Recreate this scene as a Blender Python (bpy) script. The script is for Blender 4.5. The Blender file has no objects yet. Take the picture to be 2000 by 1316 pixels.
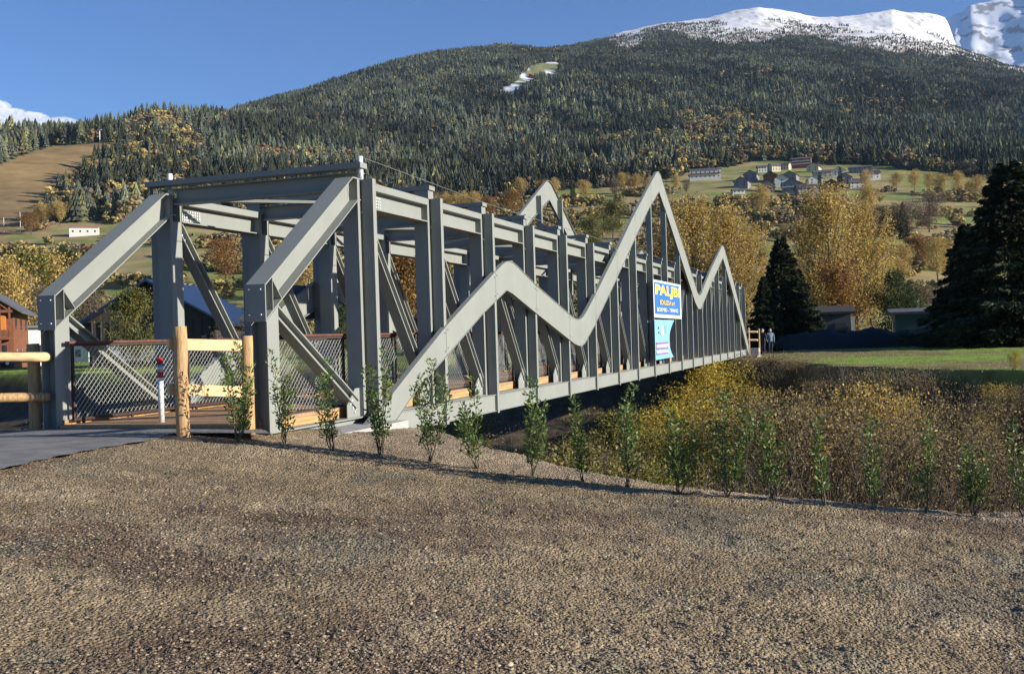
import bpy, math, random
import numpy as np
from mathutils import Matrix, Vector
R = math.radians
sc = bpy.context.scene
rng = np.random.default_rng(7)
random.seed(7)

# ------------------------------------------------------------------ camera
# world frame: X runs along the bridge, Y = left of it, Z up. Most code below uses (X, v, z) with v = -Y (to the right).
F_PX = 2032.64; PITCH = .0004; ROLL = -.0311; YAW = -.3385
CAM = np.array([-15.351, 7.746, 1.607])
FW = np.array([math.cos(YAW)*math.cos(PITCH), math.sin(YAW)*math.cos(PITCH), math.sin(PITCH)])
RT = np.array([-math.sin(YAW), math.cos(YAW), 0.0])
UP = np.array([-math.cos(YAW)*math.sin(PITCH), -math.sin(YAW)*math.sin(PITCH), math.cos(PITCH)])
R2 = math.cos(ROLL)*RT + math.sin(ROLL)*UP
U2 = -math.sin(ROLL)*RT + math.cos(ROLL)*UP
def W3(P): return (float(P[0]), -float(P[1]), float(P[2]))
cd = bpy.data.cameras.new('camera'); cam = bpy.data.objects.new('camera', cd)
sc.collection.objects.link(cam); sc.camera = cam
cd.sensor_width = 36; cd.lens = F_PX*36/2000; cd.clip_start = .1; cd.clip_end = 30000
r_, u_, f_ = [Vector(W3(a)) for a in (R2, U2, FW)]
cam.matrix_world = Matrix(((r_.x, u_.x, -f_.x, CAM[0]), (r_.y, u_.y, -f_.y, -CAM[1]), (r_.z, u_.z, -f_.z, CAM[2]), (0, 0, 0, 1)))

# ------------------------------------------------------------------ light
SUN_EL = 17.5; SUN_PHI = 3.0      # the sun stands square off the bridge's right side, low
sd = Vector((math.sin(R(SUN_PHI))*math.cos(R(SUN_EL)), -math.cos(R(SUN_PHI))*math.cos(R(SUN_EL)), math.sin(R(SUN_EL))))
world = bpy.data.worlds.new('World'); sc.world = world; world.use_nodes = True
wn = world.node_tree; wn.nodes.clear()
wo = wn.nodes.new('ShaderNodeOutputWorld'); bg = wn.nodes.new('ShaderNodeBackground')
sky = wn.nodes.new('ShaderNodeTexSky'); sky.sky_type = 'NISHITA'; sky.sun_disc = False
sky.sun_elevation = R(SUN_EL); sky.sun_rotation = math.atan2(sd.x, sd.y); sky.altitude = 1200
sky.air_density = 1.0; sky.dust_density = .25; sky.ozone_density = 2.2
bg.inputs['Strength'].default_value = .050
hs = wn.nodes.new('ShaderNodeHueSaturation'); hs.inputs['Saturation'].default_value = 1.12
wn.links.new(sky.outputs[0], hs.inputs['Color']); tn = wn.nodes.new('ShaderNodeVectorMath'); tn.operation = 'MULTIPLY'; tn.inputs[1].default_value = (.72, .97, 1.42)   # the phone's white balance
wn.links.new(hs.outputs[0], tn.inputs[0]); wn.links.new(tn.outputs[0], bg.inputs[0]); wn.links.new(bg.outputs[0], wo.inputs[0])
sl = bpy.data.lights.new('sun', 'SUN'); sl.energy = 5.0; sl.angle = R(.5); sl.color = (1, .93, .83)
so = bpy.data.objects.new('sun', sl); sc.collection.objects.link(so)
so.rotation_euler = (-sd).to_track_quat('-Z', 'Y').to_euler()
sc.view_settings.view_transform = 'Standard'; sc.view_settings.look = 'None'
sc.view_settings.exposure = 0.98; sc.view_settings.gamma = 1; sc.view_settings.use_curve_mapping = False
sc.cycles.max_bounces = 6; sc.cycles.diffuse_bounces = 2; sc.cycles.transparent_max_bounces = 8

# ------------------------------------------------------------------ helpers
def ray(x, y): return FW + R2*((x-1000)/F_PX) - U2*((y-658)/F_PX)
def at(x, y, D): return CAM + ray(x, y)*D
def onv(x, y, v):
    d = ray(x, y); return CAM + d*((v-CAM[1])/d[1])
cr, sr = math.cos(ROLL), math.sin(ROLL)
def px2Lt(x, y):
    a = (np.asarray(x, float)-1000)/F_PX; b = (np.asarray(y, float)-658)/F_PX
    return a*cr+b*sr, a*sr-b*cr
def Lt2px(L, t):
    a = L*cr+t*sr; b = L*sr-t*cr
    return 1000+a*F_PX, 658+b*F_PX
FWH = np.array([math.cos(YAW), math.sin(YAW)]); RTH = RT[:2]
def LD2xy(L, D):
    L = np.asarray(L, float); D = np.asarray(D, float)
    return CAM[0]+D*(FWH[0]+RTH[0]*L), CAM[1]+D*(FWH[1]+RTH[1]*L)
def _h(ix, iy, s):
    n = (ix.astype(np.int64)*374761393 + iy.astype(np.int64)*668265263 + s*1442695041) & 0xffffffff
    n = ((n ^ (n >> 13))*1274126177) & 0xffffffff
    return ((n ^ (n >> 16)) & 0xffff)/65535.0
def vnoise(x, y, s=0):
    x = np.asarray(x, float); y = np.asarray(y, float)
    ix = np.floor(x); iy = np.floor(y); fx = x-ix; fy = y-iy
    fx = fx*fx*(3-2*fx); fy = fy*fy*(3-2*fy)
    a = _h(ix, iy, s); b = _h(ix+1, iy, s); c = _h(ix, iy+1, s); d = _h(ix+1, iy+1, s)
    return (a*(1-fx)+b*fx)*(1-fy)+(c*(1-fx)+d*fx)*fy
def fbm(x, y, o=4, s=0):
    t = 0; amp = .5
    for k in range(o):
        t = t+amp*vnoise(x*2**k, y*2**k, s+k*17); amp *= .5
    return t/(1-.5**o)
def sst(a, b, x):
    t = np.clip((np.asarray(x, float)-a)/(b-a), 0, 1); return t*t*(3-2*t)

def tag(o, label=None, cat=None, group=None, kind=None):
    if label: o['label'] = label
    if cat: o['category'] = cat
    if group: o['group'] = group
    if kind: o['kind'] = kind
    return o
def empty(name, P=(0, 0, 0), rz=0, label=None, cat=None, group=None):
    o = bpy.data.objects.new(name, None); sc.collection.objects.link(o); o.empty_display_size = .2
    o.location = W3(P); o.rotation_euler.z = rz
    return tag(o, label, cat, group)
def mesh_np(name, V, F, mat=None, col=None, smooth=False):
    """V (n,3) in (X,v,z) order; F (m,k) all of one size"""
    V = np.asarray(V, float).copy(); V[:, 1] *= -1
    F = np.asarray(F, np.int64)[:, ::-1]
    me = bpy.data.meshes.new(name); k = F.shape[1]
    me.vertices.add(len(V)); me.vertices.foreach_set('co', V.ravel().astype(np.float32))
    me.loops.add(F.size); me.loops.foreach_set('vertex_index', F.ravel().astype(np.int32))
    me.polygons.add(len(F)); me.polygons.foreach_set('loop_start', (np.arange(len(F))*k).astype(np.int32))
    try: me.polygons.foreach_set('loop_total', np.full(len(F), k, np.int32))
    except Exception: pass
    if smooth: me.polygons.foreach_set('use_smooth', np.ones(len(F), bool))
    me.update(calc_edges=True)
    if col is not None:
        at_ = me.attributes.new('col', 'FLOAT_COLOR', 'POINT')
        c = np.ones((len(V), 4), np.float32); c[:, :3] = col; at_.data.foreach_set('color', c.ravel())
    if mat: me.materials.append(mat)
    return me
class MB:
    """collects shapes in (X, v, z)"""
    def __init__(s): s.v = []; s.f = []
    def add(s, vs, fs):
        n = len(s.v); s.v += [tuple(map(float, p)) for p in vs]; s.f += [tuple(i+n for i in f) for f in fs]; return s
    def box(s, x0, x1, y0, y1, z0, z1):
        return s.add([(x0,y0,z0),(x1,y0,z0),(x1,y1,z0),(x0,y1,z0),(x0,y0,z1),(x1,y0,z1),(x1,y1,z1),(x0,y1,z1)],
                     [(0,1,2,3),(7,6,5,4),(0,4,5,1),(1,5,6,2),(2,6,7,3),(3,7,4,0)])
    def hull8(s, lo, hi):
        return s.add(list(lo)+list(hi), [(0,1,2,3),(7,6,5,4),(0,4,5,1),(1,5,6,2),(2,6,7,3),(3,7,4,0)])
    def bar(s, p, q, w, h, side=(0, 1, 0)):
        """bar from p to q, w wide along side, h deep across it"""
        p = np.array(p, float); q = np.array(q, float); d = q-p; d /= np.linalg.norm(d)
        a = np.array(side, float); a -= d*(a@d); n = np.linalg.norm(a)
        if n < 1e-6: a = np.array([1., 0, 0]); a -= d*(a@d); n = np.linalg.norm(a)
        a /= n; b = np.cross(d, a); A = a*w/2; B = b*h/2
        return s.hull8([p-A-B, p+A-B, p+A+B, p-A+B], [q-A-B, q+A-B, q+A+B, q-A+B])
    def tube(s, pts, rad, n=8, cap=True, smooth=True):
        pts = [np.array(p, float) for p in pts]
        if not hasattr(rad, '__len__'): rad = [rad]*len(pts)
        base = len(s.v); k = len(pts); up = np.array([0, 0, 1.])
        d0 = pts[-1]-pts[0]; d0 = d0/np.linalg.norm(d0)
        ref = np.array([1., 0, 0]) if abs(d0[0]) < .8 else np.array([0, 1., 0])
        for i, p in enumerate(pts):
            d = pts[min(i+1, k-1)]-pts[max(i-1, 0)]; d /= np.linalg.norm(d)
            a = np.cross(d, ref); a /= np.linalg.norm(a); b = np.cross(d, a)
            for j in range(n):
                t = 2*math.pi*j/n; s.v.append(tuple(p+(a*math.cos(t)+b*math.sin(t))*rad[i]))
        for i in range(k-1):
            for j in range(n):
                j2 = (j+1) % n; s.f.append((base+i*n+j, base+i*n+j2, base+(i+1)*n+j2, base+(i+1)*n+j))
        if cap:
            s.f.append(tuple(base+j for j in reversed(range(n)))); s.f.append(tuple(base+(k-1)*n+j for j in range(n)))
        return s
    def prism(s, poly, y0, y1):
        """polygon in (X, z) pushed from v=y0 to v=y1"""
        n = len(poly); b = len(s.v)
        s.v += [(p[0], y0, p[1]) for p in poly]+[(p[0], y1, p[1]) for p in poly]
        s.f.append(tuple(b+i for i in range(n))); s.f.append(tuple(b+n+i for i in reversed(range(n))))
        for i in range(n):
            j = (i+1) % n; s.f.append((b+i, b+n+i, b+n+j, b+j))
        return s
    def mesh(s, name, mat, smooth=False, fix=True):
        me = bpy.data.meshes.new(name)
        me.from_pydata([(a, -b, c) for a, b, c in s.v], [], [f[::-1] for f in s.f])
        if mat: me.materials.append(mat)
        if smooth:
            for p in me.polygons: p.use_smooth = len(p.vertices) == 4
        me.update(); return me
def put(name, me, parent=None, P=(0, 0, 0), rz=0, sc_=None, **k):
    o = bpy.data.objects.new(name, me); sc.collection.objects.link(o)
    o.location = W3(P); o.rotation_euler.z = rz
    if sc_ is not None: o.scale = sc_ if hasattr(sc_, '__len__') else (sc_,)*3
    if parent: o.parent = parent
    return tag(o, **k) if k else o

# ------------------------------------------------------------------ materials
def mat(name, col, rough=.6, metal=0, var=.12, nscale=3.0, bump=0, bscale=60, spec=.5, attr=False, trans=0, aniso=None):
    m = bpy.data.materials.new(name); m.use_nodes = True; nt = m.node_tree; N = nt.nodes; Lk = nt.links
    b = N['Principled BSDF']; b.inputs['Roughness'].default_value = rough; b.inputs['Metallic'].default_value = metal
    b.inputs['Specular IOR Level'].default_value = spec
    tc = N.new('ShaderNodeTexCoord'); no = N.new('ShaderNodeTexNoise'); no.inputs['Scale'].default_value = nscale
    no.inputs['Detail'].default_value = 6; no.inputs['Roughness'].default_value = .62
    mp = N.new('ShaderNodeMapping'); Lk.new(tc.outputs['Object'], mp.inputs[0]); Lk.new(mp.outputs[0], no.inputs[0])
    if aniso: mp.inputs['Scale'].default_value = aniso
    mr = N.new('ShaderNodeMapRange'); mr.inputs[1].default_value = .3; mr.inputs[2].default_value = .7
    mr.inputs[3].default_value = 1-var; mr.inputs[4].default_value = 1+var; Lk.new(no.outputs[0], mr.inputs[0])
    mx = N.new('ShaderNodeVectorMath'); mx.operation = 'SCALE'; Lk.new(mr.outputs[0], mx.inputs['Scale'])
    if attr:
        a = N.new('ShaderNodeAttribute'); a.attribute_name = 'col'; Lk.new(a.outputs['Color'], mx.inputs[0])
        if attr == 'inst': a.attribute_type = 'INSTANCER'; a.attribute_name = 'tint'
    else:
        mx.inputs[0].default_value = col
    Lk.new(mx.outputs[0], b.inputs['Base Color'])
    if bump:
        bn = N.new('ShaderNodeTexNoise'); bn.inputs['Scale'].default_value = bscale; bn.inputs['Detail'].default_value = 4
        Lk.new(mp.outputs[0], bn.inputs[0])
        bp = N.new('ShaderNodeBump'); bp.inputs['Strength'].default_value = min(1, bump); bp.inputs['Distance'].default_value = .02
        Lk.new(bn.outputs[0], bp.inputs['Height']); Lk.new(bp.outputs[0], b.inputs['Normal'])
    if trans:
        tr = N.new('ShaderNodeBsdfTranslucent'); ms = N.new('ShaderNodeMixShader'); ms.inputs[0].default_value = trans
        Lk.new(mx.outputs[0], tr.inputs[0]); out = N['Material Output']
        Lk.new(b.outputs[0], ms.inputs[1]); Lk.new(tr.outputs[0], ms.inputs[2]); Lk.new(ms.outputs[0], out.inputs[0])
    return m
M = dict(
    paint=mat('grey_green_paint', (.250, .262, .234), .55, 0, .07, 1.1, .06, 40, spec=.15),
    steel=mat('galvanised_steel', (.5, .51, .5), .35, .85, .1, 8),
    cable=mat('steel_cable', (.35, .35, .32), .4, .6),
    handrail=mat('rust_brown_handrail', (.13, .05, .03), .6, .1, .3, 9),
    corten=mat('dark_brown_steel', (.05, .03, .024), .7, .1, .3, 9, .3, 80),
    wire=mat('mesh_wire', (.50, .50, .44), .45, .2, .05),
    timber=mat('larch_timber', (.48, .27, .105), .7, 0, .3, 2.5, .25, 30, aniso=(1, 6, 6)),
    timber2=mat('larch_timber_weathered', (.36, .22, .12), .75, 0, .3, 2.0, .25, 30, aniso=(6, 1, 6)),
    log=mat('peeled_log', (.46, .285, .125), .72, 0, .45, 7, .5, 30, aniso=(6, 6, .5)),
    logcut=mat('cut_log_face', (.64, .46, .23), .75, 0, .32, 5, .35, 30, aniso=(1.2, 1.2, 9)),
    concrete=mat('concrete', (.36, .35, .32), .85, 0, .15, 4, .3, 30),
    asphalt=mat('asphalt', (.20, .192, .178), .9, 0, .35, 2.2, .5, 260),
    white=mat('white_paint', (.72, .72, .70), .45, 0, .06),
    red=mat('red_band', (.45, .02, .02), .35, 0, .05),
    blue=mat('banner_blue', (.03, .16, .55), .5, 0, .08),
    lblue=mat('banner_light_blue', (.22, .52, .72), .5, 0, .12, 2),
    bwhite=mat('banner_white', (.78, .78, .75), .5, 0, .03),
    yellow=mat('banner_yellow', (.80, .60, .06), .5, 0, .05),
    purple=mat('banner_purple', (.28, .16, .36), .5, 0, .05),
    pink=mat('banner_pink', (.66, .58, .72), .5, 0, .05),
    darkb=mat('banner_back', (.05, .06, .12), .6, 0, .1),
    hose=mat('black_hose', (.015, .015, .015), .5),
    leaf=mat('leaves', None, .75, 0, .12, 9, spec=.15, attr=True, trans=.32),
    gloss=mat('glossy_leaves', None, .5, 0, .1, 9, spec=.3, attr=True, trans=.22),
    needle=mat('needles', None, .8, spec=.12, metal=0, var=.2, nscale=2, attr=True, trans=.06) if 1 else mat('n', None, .65, 0, .2, 2, attr=True, trans=.06),
    grass=mat('grass_blades', None, .6, 0, .15, 2, attr=True, trans=.35),
    bark=mat('bark', (.11, .085, .06), .9, 0, .35, 6, .6, 25, aniso=(1, 1, .3)),
    stem=mat('stem', (.10, .085, .045), .8, 0, .2, 6),
    terr=mat('hillside_ground', None, .95, 0, .22, .06, .0, 1, spec=.1, attr=True),
    bank=mat('bank_ground', None, .95, 0, .35, 1.2, .9, 9, spec=.1, attr=True),
    stone=mat('gravel_stones', None, .85, 0, .2, 30, spec=.25, attr=True),
    snow=mat('snow', None, .7, 0, .04, .02, spec=.2, attr=True),
    inst=mat('forest_needles', None, .8, 0, .25, .5, spec=.1, attr='inst'),
    instl=mat('forest_leaves', None, .8, 0, .2, .5, spec=.1, attr='inst', trans=.2),
    water=mat('river_water', (.03, .045, .04), .08, 0, .1, 1, .3, 6),
    hw=mat('house_white', (.62, .60, .54), .85, 0, .1, 1), hcream=mat('house_cream', (.55, .48, .33), .85, 0, .1, 1),
    hwood=mat('chalet_wood', (.20, .072, .032), .7, 0, .3, 2), hdark=mat('dark_barn_wood', (.055, .045, .04), .85, 0, .3, 3, .3, 20, aniso=(6, 6, .5)),
    hgrey=mat('house_grey', (.22, .21, .22), .85, 0, .15, 1), hred=mat('hotel_red', (.33, .10, .07), .8, 0, .1, 1),
    rgrey=mat('slate_roof', (.10, .10, .11), .75, 0, .2, 1.5, .4, 8), rdark=mat('dark_roof', (.045, .04, .04), .8, 0, .2, 2, .4, 8),
    rblue=mat('blue_metal_roof', (.018, .035, .085), .3, .3, .15, 1), rred=mat('pink_roof', (.36, .17, .13), .8, 0, .15, 2),
    glass=mat('window_glass', (.025, .03, .04), .12, 0, .05), door=mat('orange_door', (.60, .20, .03), .6, 0, .1),
    teal=mat('teal_cladding', (.03, .07, .08), .6, 0, .15, 2), net=mat('dark_net', (.02, .025, .03), .8, 0, .2, 3, .6, 12),
    carblue=mat('car_blue', (.02, .07, .25), .2, .3), carblack=mat('car_black', (.015, .017, .02), .2, .3), vangrey=mat('van_grey', (.22, .26, .33), .3, .2),
    rubber=mat('rubber', (.02, .02, .02), .8), skin=mat('skin', (.55, .33, .24), .6), cloth=mat('dark_trousers', (.02, .025, .05), .9),
    jacket=mat('pale_blue_jacket', (.14, .19, .26), .8), jacket2=mat('black_jacket', (.02, .02, .02), .8), hair=mat('grey_hair', (.35, .33, .3), .8),
    cloud=mat('cloud', (.8, .8, .82), 1, 0, .02, .001, spec=0), soil=mat('dark_soil', (.05, .04, .032), .95, 0, .4, 9, .9, 40))
# gravel ground: a second, finer grain over the attribute colour
def gravel_mat():
    m = mat('gravel_ground', None, .92, 0, .28, .9, 1.0, 55, spec=.15, attr=True); nt = m.node_tree; N = nt.nodes; Lk = nt.links
    b = N['Principled BSDF']; src = b.inputs['Base Color'].links[0].from_socket
    tc = N.new('ShaderNodeTexCoord'); vo = N.new('ShaderNodeTexVoronoi'); vo.inputs['Scale'].default_value = 42; Lk.new(tc.outputs['Object'], vo.inputs[0])
    cr_ = N.new('ShaderNodeValToRGB'); e = cr_.color_ramp.elements
    e[0].position = .0; e[0].color = (.66, .63, .58, 1); e[1].position = 1; e[1].color = (1.45, 1.38, 1.27, 1)
    x = cr_.color_ramp.elements.new(.5); x.color = (.95, .93, .9, 1)
    sx = N.new('ShaderNodeSeparateColor'); Lk.new(vo.outputs['Color'], sx.inputs[0]); Lk.new(sx.outputs[0], cr_.inputs[0])
    ml = N.new('ShaderNodeMix'); ml.data_type = 'RGBA'; ml.blend_type = 'MULTIPLY'; ml.inputs[0].default_value = .75
    Lk.new(src, ml.inputs[6]); Lk.new(cr_.outputs[0], ml.inputs[7]); Lk.new(ml.outputs[2], b.inputs['Base Color'])
    bp = [n for n in N if n.type == 'BUMP'][0]; add = N.new('ShaderNodeMath'); add.operation = 'MULTIPLY_ADD'
    old = bp.inputs['Height'].links[0].from_socket; inv = N.new('ShaderNodeMath'); inv.operation = 'MULTIPLY'; inv.inputs[1].default_value = -.9
    Lk.new(vo.outputs['Distance'], inv.inputs[0]); add.inputs[1].default_value = 1.0; Lk.new(old, add.inputs[0]); Lk.new(inv.outputs[0], add.inputs[2])
    Lk.new(add.outputs[0], bp.inputs['Height']); bp.inputs['Distance'].default_value = .03
    return m
M['gravel'] = gravel_mat()

# ------------------------------------------------------------------ near ground, river valley
def g0(X, v):
    a = .42-.083*np.clip(v+1, 0, 9.5)
    a = a-.07*np.clip(X+2, 0, 6)*(v > -.6)
    return a+.012*np.clip(-X-6, 0, 14)*np.clip((v+1)/6, 0, 1)
CV = [-60, -12, -5.2, -4.7, -4.4, -.1, .3, 1.07, 1.9, 2.62, 3.66, 4.77, 5.63, 6.55, 8.4, 9.12, 14, 40]
CX = [-20, -6.5, -3.1, -2.6, .2, .3, .6, .22, -.95, -1.99, -2.71, -3.40, -3.62, -3.62, -3.5, -3.36, -3.0, -3.2]
def crestX(v): return np.interp(v, CV, CX)
def farX(v): return np.interp(v, [-120, -60, -40, -5, 1.5, 5.2, 9.3, 12.6, 20, 60], [60, 52, 46, 49, 47.8, 33, 28, 25, 23, 22])
def valley(X, v):
    X = np.asarray(X, float); v = np.asarray(v, float)
    n = fbm(X*.35, v*.35, 4, 3)-.5; n2 = fbm(X*1.3, v*1.3, 3, 9)-.5
    s = X-crestX(v); zn = g0(X, v)-.8*np.clip(s, 0, 99)
    q = farX(v)-X+n*3.0; zf = -.1-np.clip(q*1.7, 0, 3.0)-.28*np.clip(q-1.7, 0, 99)
    zb = -4.6+n*.5
    z = np.maximum(np.maximum(zn, zf), zb)
    rough = sst(.2, 2.5, s)
    z = z+rough*(n2*.55+n*.4)*np.where(q < 0, .22, 1.25)
    return z
def grid(us, vs, fn):
    U, Vv = np.meshgrid(us, vs, indexing='ij'); P = fn(U, Vv); n, m = U.shape
    idx = np.arange(n*m).reshape(n, m)
    F = np.stack([idx[:-1, :-1], idx[1:, :-1], idx[1:, 1:], idx[:-1, 1:]], -1).reshape(-1, 4)
    return P.reshape(-1, 3), F
us = np.concatenate([np.arange(-60, -6, 2.5), np.arange(-6, 62, .55), np.arange(62, 150, 2.5)])
vs = np.concatenate([np.arange(-150, -26, 4), np.arange(-26, 30, .6), np.arange(30, 90, 4)])
Pv, Fv = grid(us, vs, lambda a, b: np.stack([a, b, valley(a, b)-.035-.12*(a < crestX(b)-.3)], -1))
a, b = Pv[:, 0], Pv[:, 1]
q = farX(b)-a+(fbm(a*.35, b*.35, 4, 3)-.5)*3.0; nn = fbm(a*.12, b*.12, 4, 21); n3 = fbm(a*.8, b*.8, 3, 5)
green = np.array([.22, .30, .055]); tan = np.array([.21, .165, .075]); brown = np.array([.10, .075, .048])
mix = sst(.45, .66, nn+.30*sst(9, 2, b)*sst(-14, 0, b)-.06)
colv = green*(1-mix[:, None])+tan*mix[:, None]
bk = sst(-.3, .5, q)[:, None]; colv = colv*(1-bk)+(brown*(.6+.9*n3[:, None]))*bk
colv *= (.8+.4*n3)[:, None]
put('riverbank', mesh_np('riverbank', Pv, Fv, M['bank'], colv, True), kind='structure')
wv = np.array([[x, y, -4.45] for x, y in [(6, -150), (40, -150), (40, 90), (6, 90)]])
put('river_water', mesh_np('river_water', wv, [[0, 1, 2, 3]], M['water']), kind='structure')

def ground_z(X, v):
    """gravel surface with clods"""
    z = g0(X, v)
    z = z+.05*(fbm(X*.5, v*.5, 3, 40)-.5)+.05*(fbm(X*2.2, v*2.2, 3, 41)-.5)
    z = z+.024*(fbm(X*9, v*9, 2, 42)-.5)+.014*(vnoise(X*25+v*19, v*25-X*19, 43)-.5)
    # furrow along the row of saplings
    z = z-.05*np.exp(-((X+4.02)/.11)**2)*(v > -1.5)+.035*np.exp(-((X+4.25)/.12)**2)*(v > -1.5)
    return z-.8*np.clip(X-crestX(v), 0, 99)
Ls = np.linspace(-.66, .78, 860)
Ds = 3.3*np.exp(np.linspace(0, math.log(22/3.3), 470))
Pg, Fg = grid(Ls, Ds, lambda L, D: np.stack([*LD2xy(L, D), ground_z(*LD2xy(L, D))], -1))
keep = (Pg[:, 0] < crestX(Pg[:, 1])+.35) & (Pg[:, 1] > -5.6)
keep &= ~((Pg[:, 0] > -2.8) & (Pg[:, 1] < -.6))
Fg = Fg[keep[Fg].all(1)]
def ground_col(X, v):
    n1 = fbm(X*.45, v*.45, 4, 60); n2 = fbm(X*1.7+9, v*1.7, 3, 61); n3 = fbm(X*.8+4, v*.8, 3, 62)
    base = np.array([.285, .218, .132]); dark = np.array([.175, .124, .082]); pale = np.array([.36, .288, .185]); gr = np.array([.17, .165, .12])
    m1 = sst(.47, .68, n1)[:, None]; m2 = sst(.52, .72, n2)[:, None]; m3 = (sst(.62, .72, n3)*.6)[:, None]
    c = base*(1-m1)+dark*m1; c = c*(1-.55*m2)+pale*.55*m2; c = c*(1-m3)+gr*m3
    strip = (sst(-4.0, -3.85, X)*sst(-.4, .6, v)*.8)[:, None]; c = c*(1-strip)+np.array([.37, .29, .20])*strip
    st = (fbm(X*3.2, v*.35, 3, 64)-.5)[:, None]; c = c*(1+.5*st)
    row_shade = (.75*np.exp(-((X+4.05)/.14)**2)*(v > -1.5))[:, None]  # shadow line of the sapling row, painted into the ground colour
    return c*(1-row_shade)+np.array([.04, .032, .028])*row_shade
used = np.unique(Fg); remap = np.full(len(Pg), -1); remap[used] = np.arange(len(used)); Pg = Pg[used]; Fg = remap[Fg]
put('gravel_ground', mesh_np('gravel_ground', Pg, Fg, M['gravel'], ground_col(Pg[:, 0], Pg[:, 1]), True), kind='structure')
# coarse sheet of the same ground outside the fine one
Pc, Fc = grid(np.arange(-60, 3, .5), np.arange(-30, 50, .5), lambda a, b: np.stack([a, b, g0(a, b)-.035-.8*np.clip(a-crestX(b), 0, 9)], -1))
kc = (Pc[:, 0] < crestX(Pc[:, 1])+.2) & ~((Pc[:, 0] > -2.8) & (Pc[:, 1] < -.6) & (Pc[:, 1] > -4.6))
Fc = Fc[kc[Fc].all(1)]
put('surrounding_ground', mesh_np('surrounding_ground', Pc, Fc, M['gravel'], ground_col(Pc[:, 0], Pc[:, 1]), True), kind='structure')

# loose stones: low polyhedra, joined
def stones(n, dmin, dmax, smin, smax, seed, name, label):
    r = np.random.default_rng(seed)
    D = np.exp(r.uniform(math.log(dmin), math.log(dmax), n)); L = r.uniform(-.56, .56, n)
    X, v = LD2xy(L, D); ok = (X < crestX(v)-.05) & ~((X > -2.9) & (v < .3)) & ~((v < -1.0-.0*X) & (X > -9))
    n1 = fbm(X*.9, v*.9, 3, 77); ok &= r.uniform(0, 1, n) < sst(.25, .65, n1)+.25
    X, v = X[ok], v[ok]; n = len(X)
    base = np.array([[1, 0, 0], [0, 1, 0], [-1, 0, 0], [0, -1, 0], [0, 0, .75], [.5, .5, -.5]])
    s = smin+(smax-smin)*r.uniform(0, 1, n)**3.2
    V = base[None]*(1+r.uniform(-.4, .4, (n, 6, 1)))+r.uniform(-.18, .18, (n, 6, 3))
    th = r.uniform(0, 6.28, n); c, s_ = np.cos(th)[:, None], np.sin(th)[:, None]
    x = V[..., 0]*c-V[..., 1]*s_; y = V[..., 0]*s_+V[..., 1]*c
    V = np.stack([x, y, V[..., 2]], -1)*s[:, None, None]*np.array([1, 1, .8])
    V += np.stack([X, v, ground_z(X, v)+s*.15], -1)[:, None]
    F = np.array([[0, 1, 4], [1, 2, 4], [2, 3, 4], [3, 0, 4], [0, 5, 1], [3, 5, 0]])[None]+6*np.arange(n)[:, None, None]
    pal = np.array([[.35, .28, .18], [.29, .225, .145], [.42, .35, .245], [.23, .172, .115], [.18, .132, .095], [.26, .225, .155], [.48, .41, .30]])
    ci = r.choice(7, n, p=[.26, .31, .04, .22, .11, .055, .005]); C = pal[ci]*r.uniform(.8, 1.15, (n, 1))
    C = np.repeat(C, 6, 0)
    put(name, mesh_np(name, V.reshape(-1, 3), F.reshape(-1, 3), M['stone'], C), label=label, cat='gravel', kind='stuff')
stones(110000, 4.2, 15, .004, .0145, 5, 'loose_gravel', 'loose brown and grey gravel stones covering the open ground')
stones(420, 4.4, 15, .014, .026, 6, 'larger_stones', 'larger pale stones scattered on the gravel ground')

# road
rd_px = [(-260, 962), (-100, 940), (0, 918), (100, 895), (200, 876), (300, 860), (345, 850.5), (420, 846.5), (475, 847), (530, 848), (535, 846.5)]
def onz(x, y, z):
    d = ray(x, y); return CAM+d*((z-CAM[2])/d[2])
near_e = [onz(x, y, .432)[:2] for x, y in rd_px[:-1]]+[np.array([-2.9, -.35])]
far_e = [np.array(p) for p in [(-9.5, -7.6), (-6.6, -5.5), (-4.6, -4.6), (-3.8, -4.45), (-3.3, -4.4), (-3.05, -4.38), (-2.9, -4.36)]]
def resamp(pl, n):
    pl = np.array(pl); d = np.r_[0, np.cumsum(np.linalg.norm(np.diff(pl, axis=0), axis=1))]; t = np.linspace(0, d[-1], n)
    return np.stack([np.interp(t, d, pl[:, 0]), np.interp(t, d, pl[:, 1])], -1)
A_, B_ = resamp(near_e, 60), resamp(far_e, 60)
rows = []
for k in np.linspace(0, 1, 24):
    e = A_*(1-k)+B_*k
    if k == 0: e = e+np.stack([np.zeros(60), .035*np.sin(np.arange(60)*1.7)+.04*(vnoise(np.arange(60)*.9, np.zeros(60), 4)-.5)], -1)
    rows.append(np.c_[e, .445+.02*math.sin(k*3.1)+0*e[:, 0]])
Pr = np.array(rows); idx = np.arange(24*60).reshape(24, 60)
Fr = np.stack([idx[:-1, :-1], idx[:-1, 1:], idx[1:, 1:], idx[1:, :-1]], -1).reshape(-1, 4)
put('asphalt_path', mesh_np('asphalt_path', Pr.reshape(-1, 3), Fr, M['asphalt'], None, True), kind='structure')

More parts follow.
